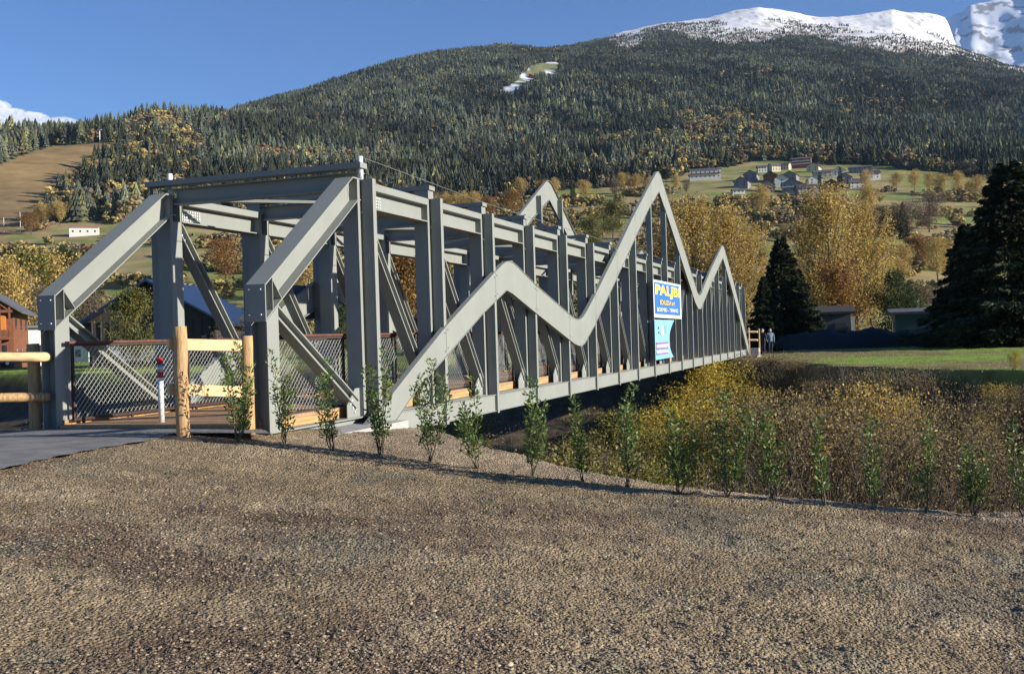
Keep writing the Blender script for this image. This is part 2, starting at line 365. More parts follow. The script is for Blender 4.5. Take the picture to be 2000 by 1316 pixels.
# ------------------------------------------------------------------ far terrain
LINES = {
 75: None, 220: None,
 300: [(-400, 704), (0, 690), (300, 678), (700, 664), (1000, 654), (1300, 645), (2000, 622), (2400, 610)],
 400: [(-400, 665), (0, 648), (300, 622), (700, 600), (1000, 575), (1300, 545), (1600, 545), (2000, 560), (2400, 560)],
 500: [(-400, 590), (0, 560), (300, 540), (700, 530), (1000, 490), (1300, 480), (1600, 480), (2000, 510), (2400, 510)],
 650: [(-400, 480), (0, 462), (300, 455), (700, 460), (1000, 440), (1300, 430), (1600, 425), (2000, 440), (2400, 440)],
 850: [(-400, 400), (0, 390), (300, 385), (700, 400), (1000, 392), (1300, 385), (1600, 378), (2000, 385), (2400, 385)],
 1000: [(-400, 320), (0, 325), (300, 335), (700, 365), (1000, 365), (1300, 355), (1600, 345), (2000, 345), (2400, 345)],
 1200: [(-400, 262), (0, 272), (110, 283), (235, 278), (300, 292), (700, 335), (1000, 335), (1300, 320), (1600, 312), (2000, 312), (2400, 312)],
 1500: [(-400, 285), (0, 290), (230, 266), (300, 243), (400, 252), (700, 300), (1000, 290), (1300, 275), (1600, 270), (2000, 275), (2400, 275)],
 1800: [(-400, 320), (0, 325), (230, 290), (300, 243), (400, 240), (550, 250), (700, 265), (1000, 250), (1300, 235), (1600, 235), (2000, 245), (2400, 245)],
 2300: [(-400, 345), (0, 345), (230, 300), (400, 246), (500, 215), (700, 185), (1000, 175), (1300, 175), (1600, 185), (2000, 205), (2400, 215)],
 3000: [(-400, 365), (0, 365), (300, 300), (400, 242), (500, 206), (650, 162), (760, 128), (860, 108), (1000, 106), (1100, 118), (1300, 112), (1600, 125), (2000, 160), (2400, 175)],
 3400: [(-400, 380), (0, 380), (300, 320), (400, 246), (500, 212), (650, 165), (760, 128), (860, 104), (960, 93), (1010, 93), (1060, 100), (1150, 95), (1300, 88), (1600, 95), (1750, 105), (2000, 135), (2400, 155)],
 4000: [(-400, 400), (0, 400), (300, 350), (400, 280), (650, 210), (1000, 115), (1100, 98), (1150, 86), (1260, 62), (1380, 55), (1480, 50), (1600, 62), (1750, 60), (1850, 85), (2000, 140), (2400, 160)],
 4600: [(-400, 420), (0, 420), (400, 320), (700, 240), (1000, 140), (1100, 102), (1150, 84), (1200, 66), (1260, 51), (1300, 43), (1380, 36), (1430, 22), (1480, 12), (1520, 18), (1600, 32), (1680, 28), (1720, 21), (1745, 17), (1770, 23), (1830, 26), (1848, 32), (1858, 60), (1870, 95), (1900, 118), (2000, 150), (2400, 170)],
 5300: [(-400, 440), (0, 440), (400, 350), (1000, 180), (1300, 110), (1600, 90), (1850, 110), (2000, 180), (2400, 200)]}
DK = np.array(sorted(LINES)); LG = np.linspace(-.95, .95, 640); TK = []
for D in DK:
    if LINES[D] is None: TK.append(np.full(len(LG), (-.15-CAM[2])/D)); continue
    p = np.array(LINES[D], float); L, t = px2Lt(p[:, 0], p[:, 1]); TK.append(np.interp(LG, L, t))
TK = np.array(TK)
kern = np.hanning(13); kern /= kern.sum()
for i in range(len(DK)):
    if 220 < DK[i] < 4200:
        e = np.pad(TK[i], 6, 'edge'); TK[i] = np.convolve(e, kern, 'valid')
def terr_t(L, D):
    L = np.asarray(L, float); D = np.asarray(D, float)
    fi = (np.clip(L, -.95, .95)+.95)/1.9*(len(LG)-1); i0 = np.clip(np.floor(fi).astype(int), 0, len(LG)-2); fx = fi-i0
    lk = np.log(DK); ld = np.log(np.clip(D, DK[0], DK[-1])); k = np.clip(np.searchsorted(lk, ld, 'right')-1, 0, len(DK)-2)
    fy = (ld-lk[k])/(lk[k+1]-lk[k])
    def s(kk): return TK[kk, i0]*(1-fx)+TK[kk, i0+1]*fx
    t = s(k)*(1-fy)+s(k+1)*fy
    X, v = LD2xy(L, D)
    am = sst(330, 900, D)*(1-.45*sst(2500, 3400, D))
    rl = sst(900, 1250, D)*(1-sst(2500, 3200, D))
    t = t+am*(.0075*(fbm(X/150, v/110, 4, 90)-.5)+.0018*(fbm(X/24, v/24, 3, 91)-.5))+rl*.024*(fbm(X/420, v/260, 3, 93)-.5)
    return t
def poly_in(x, y, poly):
    x = np.asarray(x, float); y = np.asarray(y, float); r = np.zeros(x.shape, bool); n = len(poly)
    for i in range(n):
        x1, y1 = poly[i]; x2, y2 = poly[(i+1) % n]
        c = ((y1 > y) != (y2 > y)); xi = (x2-x1)*(y-y1)/((y2-y1) if y2 != y1 else 1e-9)+x1; r ^= c & (x < xi)
    return r
PISTE = [(-400, 480), (-400, 350), (-60, 345), (20, 310), (60, 296), (110, 284), (236, 276), (228, 300), (190, 330), (165, 350), (110, 385), (90, 410), (40, 440), (0, 470)]
PISTE2 = [(958, 190), (1008, 158), (1035, 128), (1060, 122), (1092, 121), (1092, 152), (1045, 160), (1000, 190)]
TREELINE = np.array([(-400, 0), (1000, 40), (1120, 82), (1180, 80), (1210, 92), (1245, 96), (1262, 72), (1310, 62), (1350, 76), (1420, 86), (1500, 80), (1560, 72), (1640, 86), (1740, 100), (1860, 112), (2000, 140), (2400, 150)], float)
LOWEDGE = np.array([(-400, 420), (60, 428), (200, 432), (450, 424), (700, 415), (1000, 396), (1100, 372), (1230, 366), (1340, 338), (1480, 316), (1640, 318), (1730, 326), (2000, 352), (2400, 352)], float)
def classify(x, y, D):
    """0 meadow 1 forest 2 piste 3 snow slope 4 snowy piste"""
    c = np.zeros(x.shape, int)
    jit = 14*(fbm(x/40, y/22, 3, 33)-.5)
    c[(y < np.interp(x, LOWEDGE[:, 0], LOWEDGE[:, 1])+jit) & (D > 600)] = 1
    c[poly_in(x+jit*.5, y, PISTE) & (D < 1400)] = 2
    c[(y < np.interp(x, TREELINE[:, 0], TREELINE[:, 1])+jit*.9) & (D > 2900) & (x > 1060)] = 3
    c[poly_in(x+jit*.3, y, PISTE2)] = 4
    return c
Dl = np.concatenate([np.linspace(105, 300, 24)[:-1], np.exp(np.linspace(math.log(300), math.log(5300), 250))])
Ll = np.linspace(-.95, .95, 620)
def fnT(L, D):
    X, v = LD2xy(L, D); return np.stack([X, v, CAM[2]+terr_t(L, D)*D], -1)
Pt, Ft = grid(Ll, Dl, fnT)
Lm, Dm = [q_.ravel() for q_ in np.meshgrid(Ll, Dl, indexing='ij')]
tm = (Pt[:, 2]-CAM[2])/Dm; xm, ym = Lt2px(Lm, tm); cl = classify(xm, ym, Dm)
nA = fbm(Pt[:, 0]/90, Pt[:, 1]/90, 4, 50); nB = fbm(Pt[:, 0]/18, Pt[:, 1]/18, 3, 51); nC = fbm(Lm*30, Dm/16, 3, 52)
mead = np.array([.20, .225, .065]); mt = np.array([.32, .25, .12])
mm = sst(.42, .58, .35*nA+.65*nC)[:, None]
C = (mead*(1-mm)+mt*mm)*(.75+.5*nB)[:, None]
C[cl == 1] = (np.array([.032, .036, .022])*(.6+.9*nB)[:, None])[cl == 1]
C[cl == 2] = (np.array([.27, .185, .085])*(.7+.6*nC)[:, None])[cl == 2]
nR = fbm(Pt[:, 0]/60+Pt[:, 1]/140, Pt[:, 1]/30, 4, 55); rock = (nB > .70) | (np.abs(nR-.5) < .012) | ((nR > .62) & (nA > .5))
sn = np.where(rock[:, None], np.array([.50, .47, .43])*(.5+nB)[:, None], np.array([.74, .74, .75]))
edge = sst(0, 34, ym-(np.interp(xm, TREELINE[:, 0], TREELINE[:, 1])-38))[:, None]*sst(.36, .56, nB)[:, None]*.85
sn = sn*(1-edge)+np.array([.24, .18, .12])*edge
C[cl == 3] = sn[cl == 3]
C[cl == 4] = np.where((nC > .47)[:, None], np.array([.70, .72, .76]), np.array([.20, .20, .09]))[cl == 4]
tl = np.minimum(1, np.maximum(0, (ym-300)/60))
put('mountainside', mesh_np('mountainside', Pt, Ft, M['terr'], C, True), kind='structure')
# high snowy mountain behind
SK = np.array([(1300, 200), (1700, 120), (1800, 70), (1850, 40), (1862, 27), (1880, 24), (1895, 12), (1925, 7), (1960, -4), (2010, -22), (2100, -75), (2250, -170), (2500, -310)], float)  # unseen rise right of the frame is shaped to shade the visible slope
sL, sT = px2Lt(SK[:, 0], SK[:, 1]); uL = np.linspace(.10, .95, 330); uD = np.linspace(5600, 8600, 150)
def fnS(L, D):
    tt = np.interp(L, sL, sT); k = np.clip((D-5600)/1900, 0, 1); k2 = np.clip((D-7500)/1100, 0, 1)
    X, v = LD2xy(L, D); nz = fbm(X/420, v/420, 5, 70)-.5; rid = 1-np.abs(2*fbm(X/300+v/700, v/260, 4, 71)-1)
    rid2 = 1-np.abs(2*fbm(X/150-v/420, v/120+X/300, 4, 73)-1)
    z = CAM[2]+tt*7500*(.35+.65*k**1.1)+(nz*170+60*(fbm(X/170, v/170, 4, 75)-.5))*(1-.5*np.exp(-((D-7500)/400)**2))-k2*900
    return np.stack([X, v, z], -1)
Ps, Fs = grid(uL, uD, fnS)
nS = fbm(Ps[:, 0]/45+Ps[:, 1]/160, Ps[:, 1]/130, 4, 72); Cs = np.where((nS > .64)[:, None], np.array([.28, .27, .28]), np.array([.76, .78, .82]))
put('snowy_mountain', mesh_np('snowy_mountain', Ps, Fs, M['snow'], Cs, True), kind='structure')
def D_at(x, y, lo=260, hi=4400):
    """distance at which the sight line through (x,y) meets the hillside"""
    L, t = px2Lt(x, y); Dv = np.exp(np.linspace(math.log(lo), math.log(hi), 900)); tt = terr_t(np.full(900, float(L)), Dv)
    k = np.argmax(tt > t); return float(Dv[k]) if tt[k] > t else float(Dv[-1])
def on_hill(x, D, y=None):
    L, _ = px2Lt(x, y if y is not None else 450); L = float(L)
    X, v = LD2xy(L, D)
    z = CAM[2]+float(terr_t(L, D))*D if D > 140 else float(valley(X, v))-.05
    if D <= 140 and X > 140: z = -.15
    return np.array([float(X), float(v), z])

# ------------------------------------------------------------------ forest (geometry-node instances)
def conifer_mesh(seed, tiers=6, n=9):
    r = np.random.default_rng(seed); V = []; F = []
    for k in range(tiers):
        z1 = .12+.88*(k+1)/tiers; z0 = .06+.88*k/tiers-.04; rad = .21*(1-k/tiers)**.85+.02
        b = len(V); V.append((0, 0, min(1, z1+.02)))
        for j in range(2*n):
            th = math.pi*j/n+r.uniform(-.1, .1)+k*.5; rr = rad*(1.0 if j % 2 == 0 else .58)*r.uniform(.8, 1.2)
            V.append((rr*math.cos(th), rr*math.sin(th), z0+(0 if j % 2 == 0 else .035)+r.uniform(-.015, .015)))
        for j in range(2*n): F.append((b, b+1+j, b+1+(j+1) % (2*n)))
    return V, F
def leafy_mesh(seed, n=150, rx=.33, z0=.12, q=.085):
    r = np.random.default_rng(seed); V = []; F = []
    cl_ = [(r.normal(0, .14), r.normal(0, .14), r.uniform(.35, .85)) for _ in range(9)]
    for i in range(n):
        c = cl_[r.integers(9)]; d = r.normal(0, 1, 3); d /= np.linalg.norm(d); p = np.array(c)+d*np.array([.15, .15, .14])*r.uniform(.7, 1.1)
        p[2] = min(max(p[2], .12), 1)
        a = np.cross(d, r.normal(0, 1, 3)); a /= np.linalg.norm(a); b_ = np.cross(d+r.normal(0, .3, 3), a); b_ /= np.linalg.norm(b_); s = q*r.uniform(.6, 1.3)
        b = len(V); V += [tuple(p-a*s), tuple(p+b_*s), tuple(p+a*s), tuple(p-b_*s)]; F.append((b, b+1, b+2, b+3))
    b = len(V)
    V += [(.02, 0, 0), (-.01, .017, 0), (-.01, -.017, 0), (0, 0, .6)]; F += [(b, b+1, b+3), (b+1, b+2, b+3), (b+2, b, b+3)]
    return V, F
def inst_coll(name, protos, m):
    col = bpy.data.collections.new(name)
    for i, (V, F) in enumerate(protos):
        me = bpy.data.meshes.new(name); me.from_pydata(V, [], F); me.materials.append(m)
        o = bpy.data.objects.new('%s_model' % name, me); col.objects.link(o)
    return col
def scatter(name, P, scl, tint, coll, **k):
    n = len(P); V = P.copy(); V[:, 1] *= -1
    me = bpy.data.meshes.new(name); me.vertices.add(n); me.vertices.foreach_set('co', V.ravel().astype(np.float32))
    a = me.attributes.new('scl', 'FLOAT_VECTOR', 'POINT'); a.data.foreach_set('vector', scl.astype(np.float32).ravel())
    a = me.attributes.new('tint', 'FLOAT_COLOR', 'POINT'); c = np.ones((n, 4), np.float32); c[:, :3] = tint; a.data.foreach_set('color', c.ravel())
    a = me.attributes.new('ang', 'FLOAT_VECTOR', 'POINT'); e = np.zeros((n, 3), np.float32); e[:, 2] = rng.uniform(0, 6.28, n); e[:, :2] = rng.normal(0, .03, (n, 2)); a.data.foreach_set('vector', e.ravel())
    a = me.attributes.new('pick', 'INT', 'POINT'); a.data.foreach_set('value', rng.integers(0, 99, n).astype(np.int32))
    o = put(name, me, **k)
    ng = bpy.data.node_groups.new(name, 'GeometryNodeTree'); ng.interface.new_socket('Geometry', in_out='INPUT', socket_type='NodeSocketGeometry'); ng.interface.new_socket('Geometry', in_out='OUTPUT', socket_type='NodeSocketGeometry')
    N = ng.nodes; gi = N.new('NodeGroupInput'); go = N.new('NodeGroupOutput'); ip = N.new('GeometryNodeInstanceOnPoints'); ci = N.new('GeometryNodeCollectionInfo')
    ci.inputs['Collection'].default_value = coll; ci.inputs['Separate Children'].default_value = True; ci.inputs['Reset Children'].default_value = True
    def at_(nm, ty):
        q = N.new('GeometryNodeInputNamedAttribute'); q.data_type = ty; q.inputs['Name'].default_value = nm; return q.outputs['Attribute']
    ng.links.new(gi.outputs[0], ip.inputs['Points']); ng.links.new(ci.outputs[0], ip.inputs['Instance']); ip.inputs['Pick Instance'].default_value = True
    ng.links.new(at_('pick', 'INT'), ip.inputs['Instance Index']); ng.links.new(at_('ang', 'FLOAT_VECTOR'), ip.inputs['Rotation']); ng.links.new(at_('scl', 'FLOAT_VECTOR'), ip.inputs['Scale'])
    ng.links.new(ip.outputs[0], go.inputs[0]); md = o.modifiers.new('scatter', 'NODES'); md.node_group = ng
    return o
con_c = inst_coll('conifer', [conifer_mesh(s, 6, 8) for s in range(4)], M['inst'])
dec_c = inst_coll('leafy_tree', [leafy_mesh(s+20, 170) for s in range(4)], M['instl'])
n = 230000
L = np.where(rng.uniform(0, 1, n) < .86, rng.uniform(-.55, .55, n), rng.uniform(-.93, .93, n))
D = np.sqrt(rng.uniform(640**2, 4350**2, n)); t = terr_t(L, D); x, y = Lt2px(L, t); c = classify(x, y, D)
X, v = LD2xy(L, D); nf = fbm(X/120, v/120, 3, 111); n2 = fbm(X/35, v/35, 2, 112)
keepf = (c == 1)
thin = (c == 3) & (y > np.interp(x, TREELINE[:, 0], TREELINE[:, 1])-8-44*nf) & (rng.uniform(0, 1, n) < .34)
clear = poly_in(x, y, [(1185, 232), (1300, 205), (1360, 212), (1300, 262), (1480, 262), (1480, 276), (1250, 276)]) & (rng.uniform(0, 1, n) < .8)
cut = (np.abs((x-1440)-(y-120)*-.75) < 5) & (y > 100) & (y < 210)
gap = (n2 < .30) & (rng.uniform(0, 1, n) < .75)
keepf = (keepf | thin) & ~clear & ~cut & ~gap
# autumn broadleaf share
pa = .08+.30*sst(.57, .70, n2)
pa = np.where(poly_in(x, y, [(110, 300), (240, 250), (330, 230), (420, 300), (330, 400), (60, 440), (90, 380)]), .62*sst(.40, .55, nf)+.25, pa)
pa = np.where(poly_in(x, y, [(500, 260), (760, 270), (760, 340), (400, 340), (560, 215)]), .06+.6*sst(.52, .62, nf), pa)
le = np.interp(x, LOWEDGE[:, 0], LOWEDGE[:, 1])
pa = np.where((le-y < 34) & (x > 640), .55*sst(.35, .6, nf)+.3*sst(28, 4, le-y), pa)
pa = np.where(poly_in(x, y, [(1190, 230), (1500, 215), (1500, 310), (1150, 330)]), .12+.7*sst(.45, .58, nf), pa)
pa = np.where(poly_in(x, y, [(1640, 195), (1780, 195), (1790, 235), (1620, 230)]), .45, pa)
pa = np.where(y < np.interp(x, TREELINE[:, 0], TREELINE[:, 1])+22, .2, pa)
isd = rng.uniform(0, 1, n) < pa
k1 = keepf & ~isd; k2 = keepf & isd
Zt = CAM[2]+t*D
ht = rng.uniform(9, 23, n)*(.8+.45*sst(.35, .6, n2))*(1-.35*sst(2300, 3400, D))*np.where(D < 1100, 1.0, 1)
ht = np.where(c == 3, rng.uniform(5, 11, n), ht)
wd_ = rng.uniform(.85, 1.45, n)
def tintsC(m):
    b = np.array([.062, .070, .048])*(.55+.9*rng.uniform(0, 1, m.sum()))[:, None]
    ol = (rng.uniform(0, 1, m.sum()) < .18)[:, None]; return np.where(ol, b*np.array([1.8, 1.6, 1.0]), b)*(.35+1.3*n2[m])[:, None]*(.55+.95*sst(.35, .65, nf[m]))[:, None]
put_k = dict(cat='forest', kind='stuff')
scatter('conifer_forest', np.stack([X, v, Zt-.6], -1)[k1], np.stack([ht*wd_, ht*wd_, ht], -1)[k1], tintsC(k1), con_c, label='dense dark conifer forest covering the mountainside', **put_k)
pal = np.array([[.44, .33, .13], [.36, .28, .13], [.26, .23, .10], [.52, .41, .15], [.30, .20, .11], [.24, .20, .15]])
def tintsD(m): return pal[rng.integers(0, 6, m)]*rng.uniform(.6, 1.1, (m, 1))
hd = ht*.62
scatter('autumn_woodland', np.stack([X, v, Zt-.4], -1)[k2], np.stack([hd*1.15, hd*1.15, hd], -1)[k2], tintsD(k2.sum()), dec_c, label='golden and brown broadleaf woods mixed into the mountain forest', **put_k)
# scrub and hedgerows on the lower meadows
n = 15000; L = rng.uniform(-.6, .6, n); D = np.sqrt(rng.uniform(250**2, 900**2, n)); t = terr_t(L, D); x, y = Lt2px(L, t); c = classify(x, y, D); X, v = LD2xy(L, D)
row = fbm(L*14, D/22, 3, 130); ok = (c == 0) & (row > .55+.03*(x > 1100)) & ~poly_in(x, y, [(1330, 300), (1720, 300), (1720, 385), (1330, 385)]) & ~poly_in(x, y, [(100, 435), (220, 435), (220, 475), (100, 475)])
hs = rng.uniform(3, 9, n)*sst(200, 500, D)
scatter('meadow_scrub', np.stack([X, v, CAM[2]+t*D-.3], -1)[ok], np.stack([hs*1.3, hs*1.3, hs], -1)[ok], tintsD(ok.sum())*1.15, dec_c, label='brown and golden scrub along the terraces of the lower meadows', cat='scrub', kind='stuff')

# ------------------------------------------------------------------ the footbridge
PT = 2.8; NP = 19
bridge = empty('footbridge', (0, 0, 0), label='long grey-green steel truss footbridge with a mountain-shaped zigzag band along its side', cat='bridge')
PA = M['paint']
TOPR = [(-.62, .20), (1.5, 1.22), (2.86, 1.86), (5.54, 2.98), (6.1, 3.20), (6.35, 3.27), (6.6, 3.30), (6.85, 3.28), (7.15, 3.21), (8.44, 2.84), (11.04, 2.22), (11.5, 2.11), (11.85, 2.05), (12.15, 2.03), (12.45, 2.07), (12.8, 2.19), (13.81, 2.68), (16.63, 4.12), (19.2, 5.5), (22.62, 7.19), (23.6, 7.66), (24.0, 7.74), (24.4, 7.66), (27.08, 6.2), (29.02, 5.2), (30.75, 4.22), (32.3, 3.38), (32.8, 3.26), (33.2, 3.34), (36.41, 4.62), (40.6, 6.08), (41.1, 6.18), (41.6, 6.08), (45.0, 4.42), (48.55, 2.34), (52.0, .25)]
BOTR = [(-.62, -.02), (.1, .02), (1.46, .76), (2.81, 1.29), (4.83, 2.13), (6.33, 2.66), (6.7, 2.60), (8.37, 2.18), (11.11, 1.52), (11.6, 1.40), (12.0, 1.34), (12.35, 1.32), (12.7, 1.39), (13.89, 1.92), (16.5, 3.26), (19.16, 4.66), (21.89, 6.08), (23.95, 6.98), (25.94, 5.98), (27.6, 5.06), (29.91, 3.80), (31.57, 2.90), (32.3, 2.66), (33.1, 2.66), (36.23, 3.86), (40.93, 5.5), (43.74, 4.14), (46.99, 2.48), (50.95, .2), (51.4, .0)]
TR = np.array(TOPR); BR = np.array(BOTR)
def rt_(X): return float(np.interp(X, TR[:, 0], TR[:, 1]))
def rb_(X): return float(np.interp(X, BR[:, 0], BR[:, 1]))
def side(fn):
    """run a builder for the near truss (m=1) and its mirror image (m=-1)"""
    for m_ in (1, -1): fn(m_)
def mv(v, m_): return v if m_ == 1 else -4.4-v
def vbox(mb, x0, x1, va, vb, z0, z1, m_):
    a_, b_ = mv(va, m_), mv(vb, m_); return mb.box(x0, x1, min(a_, b_), max(a_, b_), z0, z1)
cache = {}
def post_top(i):
    X = i*PT
    return max(4.28, rt_(X)-.12) if rt_(X) > 4.28 else 4.28
def outer_post(m_):
    for i in range(NP):
        h = post_top(i); key = ('op', round(h, 2), m_)
        if key not in cache:
            mb = MB(); vbox(mb, 0, .012, -.2, 0, 0, h, m_); vbox(mb, .108, .12, -.2, 0, 0, h, m_); vbox(mb, .012, .108, -.106, -.094, 0, h, m_)
            if m_ == 1: vbox(mb, .012, .108, -.013, -.001, 0, h, m_)
            else: vbox(mb, .012, .108, -.199, -.187, 0, h, m_)
            cache[key] = mb.mesh('outer_post', PA)
        put('outer_post', cache[key], bridge, (i*PT, 0, 0))
side(outer_post)
def inner_post(m_):
    mb = MB(); vbox(mb, -.115, -.035, -.5, -.22, .40, 4.268, m_); vbox(mb, .165, .20, -.5, -.22, .40, 4.268, m_); vbox(mb, -.035, .165, -.366, -.354, .40, 3.83, m_); vbox(mb, -.035, .165, -.499, -.485, .40, 3.83, m_)
    me = mb.mesh('inner_post', PA)
    bt = MB()
    for z in (.62, .95, 3.5, 3.62): vbox(bt, .06, .10, -.35, -.02, z, z+.04, m_)
    bme = bt.mesh('spacer', PA)
    for i in range(NP):
        o = put('inner_post', me, bridge, (i*PT, 0, 0)); put('spacer', bme, o, kind='stuff')
side(inner_post)
# top chords, one length per bay: box-like cap, recessed web, bottom flange
def top_chord(m_):
    mb = MB(); L0, L1 = .204, PT-.118
    vbox(mb, L0, L1, -.52, -.2, 4.15, 4.27, m_)
    vbox(mb, L0, L1, -.36, -.345, 3.85, 4.15, m_); vbox(mb, L0, L1, -.52, -.205, 3.83, 3.85, m_)
    vbox(mb, L0+.0, L0+.012, -.51, -.21, 3.85, 4.15, m_)
    me = mb.mesh('top_chord', PA)
    for i in range(NP-1): put('top_chord', me, bridge, (i*PT, 0, 0))
    # splice plates with bolt heads in the first bay
    v0 = -.345 if m_ == 1 else -.36
    s_ = 1 if m_ == 1 else -1
    mb = MB(); a_, b_ = mv(-.345, m_), mv(-.345, m_)+.012*1
    if m_ == -1: a_, b_ = mv(-.36, m_), mv(-.36, m_)+.012
    mb.box(.16, .92, a_, b_, 3.87, 4.10); sp = put('splice_plate', mb.mesh('splice_plate', PA), bridge)
    bm = MB()
    for r0 in range(4):
        for c0 in range(10):
            xx = .22+c0*.068+(.04 if c0 > 4 else 0); bm.box(xx, xx+.026, b_, b_+.02, 3.895+r0*.052, 3.921+r0*.052)
    put('bolts', bm.mesh('bolts', M['bwhite']), sp, kind='stuff')
side(top_chord)
def bottom_chord(m_):
    mb = MB(); vbox(mb, .123, PT-.003, -.075, -.06, .05, .38, m_); vbox(mb, .123, PT-.003, -.15, -.03, .38, .395, m_); vbox(mb, .123, PT-.003, -.15, -.03, .035, .05, m_)
    me = mb.mesh('outer_bottom_beam', PA)
    for i in range(NP-1): put('outer_bottom_beam', me, bridge, (i*PT, 0, 0))
    mb = MB(); vbox(mb, -2.9, 51.0, -.50, -.22, .375, .398, m_); vbox(mb, -2.9, 51.0, -.36, -.34, .06, .375, m_); vbox(mb, -2.9, 51.0, -.50, -.22, .03, .055, m_)
    put('bottom_chord', mb.mesh('bottom_chord', PA), bridge)
side(bottom_chord)
# diagonals: channels falling towards mid-span, then mirrored
def diagonals(m_):
    def brace(p, q):
        mb = MB(); vc = mv(-.36, m_); P = (p[0], vc, p[1]); Q = (q[0], vc, q[1])
        d = np.array(Q)-np.array(P); d /= np.linalg.norm(d); nrm = np.array([-d[2], 0, d[0]])
        mb.bar(P, Q, .014, .12)
        for sg in (-1, 1):
            A = np.array(P)+nrm*sg*.072; B = np.array(Q)+nrm*sg*.072
            mb.bar(A, B, .20, .024)
        me = mb.mesh('diagonal_brace', PA); return me
    a = brace((.2, 3.80), (PT-.1, .62)); b = brace((.2, .62), (PT-.1, 3.80))
    for i in range(NP-1): put('diagonal_brace', a if i < 9 else b, bridge, (i*PT, 0, 0))
    put('diagonal_brace', brace((-2.62, 2.12), (-.22, .60)), bridge)
    # gussets at the feet
    g = MB(); vv = mv(-.3, m_); vv2 = vv+(.0 if m_ == 1 else .0)
    g.prism([(-.55, .398), (-.02, .398), (-.02, .86), (-.26, .86), (-.55, .60)], vv-.008, vv+.008); ga = g.mesh('gusset_plate', PA)
    g = MB(); g.prism([(.24, .398), (.77, .398), (.77, .60), (.48, .86), (.24, .86)], vv-.008, vv+.008); gb = g.mesh('gusset_plate', PA)
    h = MB()
    for k in range(3):
        for j in range(2): h.box(-.42+.07*k-.05*j, -.395+.07*k-.05*j, vv+.008, vv+.028, .66-.07*k-.05*j, .685-.07*k-.05*j)
    hb = h.mesh('bolts', M['bwhite'])
    for i in range(NP):
        o = put('gusset_plate', ga if i < 10 else gb, bridge, (i*PT, 0, 0))
        if i < 10: put('bolts', hb, o, kind='stuff')
    # upper bolted ends
    h = MB(); vt = mv(-.36, m_)+.006
    for k in range(3):
        for j in range(2): h.box(.25+.06*k+.05*j, .275+.06*k+.05*j, vt, vt+.02, 3.68-.09*k+.03*j, 3.705-.09*k+.03*j)
    hb = h.mesh('bolts', M['bwhite'])
    for i in range(9): put('brace_bolts', hb, bridge, (i*PT, 0, 0), kind='stuff')
side(diagonals)
# portal: end posts and inclined end beams
def portal(m_):
    mb = MB(); vbox(mb, -2.9, -2.6, -.245, -.225, .38, 2.1, m_); vbox(mb, -2.9, -2.6, -.495, -.475, .38, 2.1, m_); vbox(mb, -2.757, -2.743, -.475, -.245, .38, 2.1, m_)
    # top cut on the slope
    mb.v = [(x, y, (z if z < 2 else 1.93+(x+2.92)*.70)) for x, y, z in mb.v]
    put('end_post', mb.mesh('end_post', PA), bridge)
    mb = MB(); va, vb = sorted((mv(-.54, m_), mv(-.215, m_)))
    top = [(-2.92, 2.45), (-.26, 4.29)]; bot = [(-2.92, 1.95), (-.09, 3.93)]
    def slab(p, q, th, v0, v1): mb.prism([p, q, (q[0], q[1]+th), (p[0], p[1]+th)], v0, v1)
    slab(top[0], top[1], -.022, va, vb); slab(bot[0], bot[1], .022, va, vb)
    vm = (va+vb)/2; mb.prism([(-2.9, 2.0), (-.1, 3.94), (-.26, 4.27), (-2.9, 2.44)], vm-.008, vm+.008)
    mb.box(-2.935, -2.915, va, vb, 1.93, 2.452)                                    # end plate
    put('end_beam', mb.mesh('end_beam', PA), bridge)
    mb = MB(); mb.box(-2.74, -2.728, va+.005, vb-.005, 2.10, 2.55); mb.bar((-2.735, vm, 2.53), (-2.50, vm, 2.26), vb-va-.01, .012)
    put('stiffener', mb.mesh('stiffener', PA), bridge)
    bm = MB()
    for v_ in (va+.06, vb-.08):
        for z_ in (2.02, 2.37): bm.box(-2.95, -2.935, v_, v_+.018, z_, z_+.018)
    put('bolts', bm.mesh('bolts', M['bwhite']), bridge, kind='stuff')
    mb = MB(); mb.box(-.26, .0, va, vb, 4.27, 4.292); mb.box(-.09, .0, va, vb, 3.93, 3.95); mb.prism([(-.26, 4.27), (-.09, 3.95), (0, 3.95), (0, 4.27)], vm-.008, vm+.008)
    put('knee_plate', mb.mesh('knee_plate', PA), bridge)
side(portal)
# crossbeams, purlins and wind bracing
mb = MB(); mb.box(-.04, .16, -4.18, -.22, 4.385, 4.405); mb.box(-.04, .16, -3.88, -.53, 4.12, 4.14); mb.box(.054, .066, -3.88, -.53, 4.14, 4.385); cb = mb.mesh('crossbeam', PA)
mb = MB(); mb.box(-.13, .13, -4.24, -.16, 4.44, 4.52); pu = mb.mesh('purlin', PA)
cp = MB().box(-.10, .14, -.5, -.2, 4.272, 4.438).mesh('purlin_seat', PA)
mb = MB(); mb.bar((.2, -3.8, 4.22), (PT, -.6, 4.22), .09, .05, (1, 0, 0)); wb1 = mb.mesh('wind_brace', PA)
mb = MB(); mb.bar((.2, -.6, 4.22), (PT, -3.8, 4.22), .09, .05, (1, 0, 0)); wb2 = mb.mesh('wind_brace', PA)
for i in range(NP):
    put('crossbeam', cb, bridge, (i*PT, 0, 0))
    if i:
        o = put('purlin', pu, bridge, (i*PT, 0, 0)); put('purlin_seat', cp, o); put('purlin_seat', cp, o, (0, -3.7, 0))
    if i < NP-1:
        put('wind_brace', wb1 if i % 2 == 0 else wb2, bridge, (i*PT, 0, 0))
mb = MB(); mb.box(-.14, .10, -4.40, -.14, 4.455, 4.545); put('portal_cap_beam', mb.mesh('portal_cap_beam', PA), bridge)
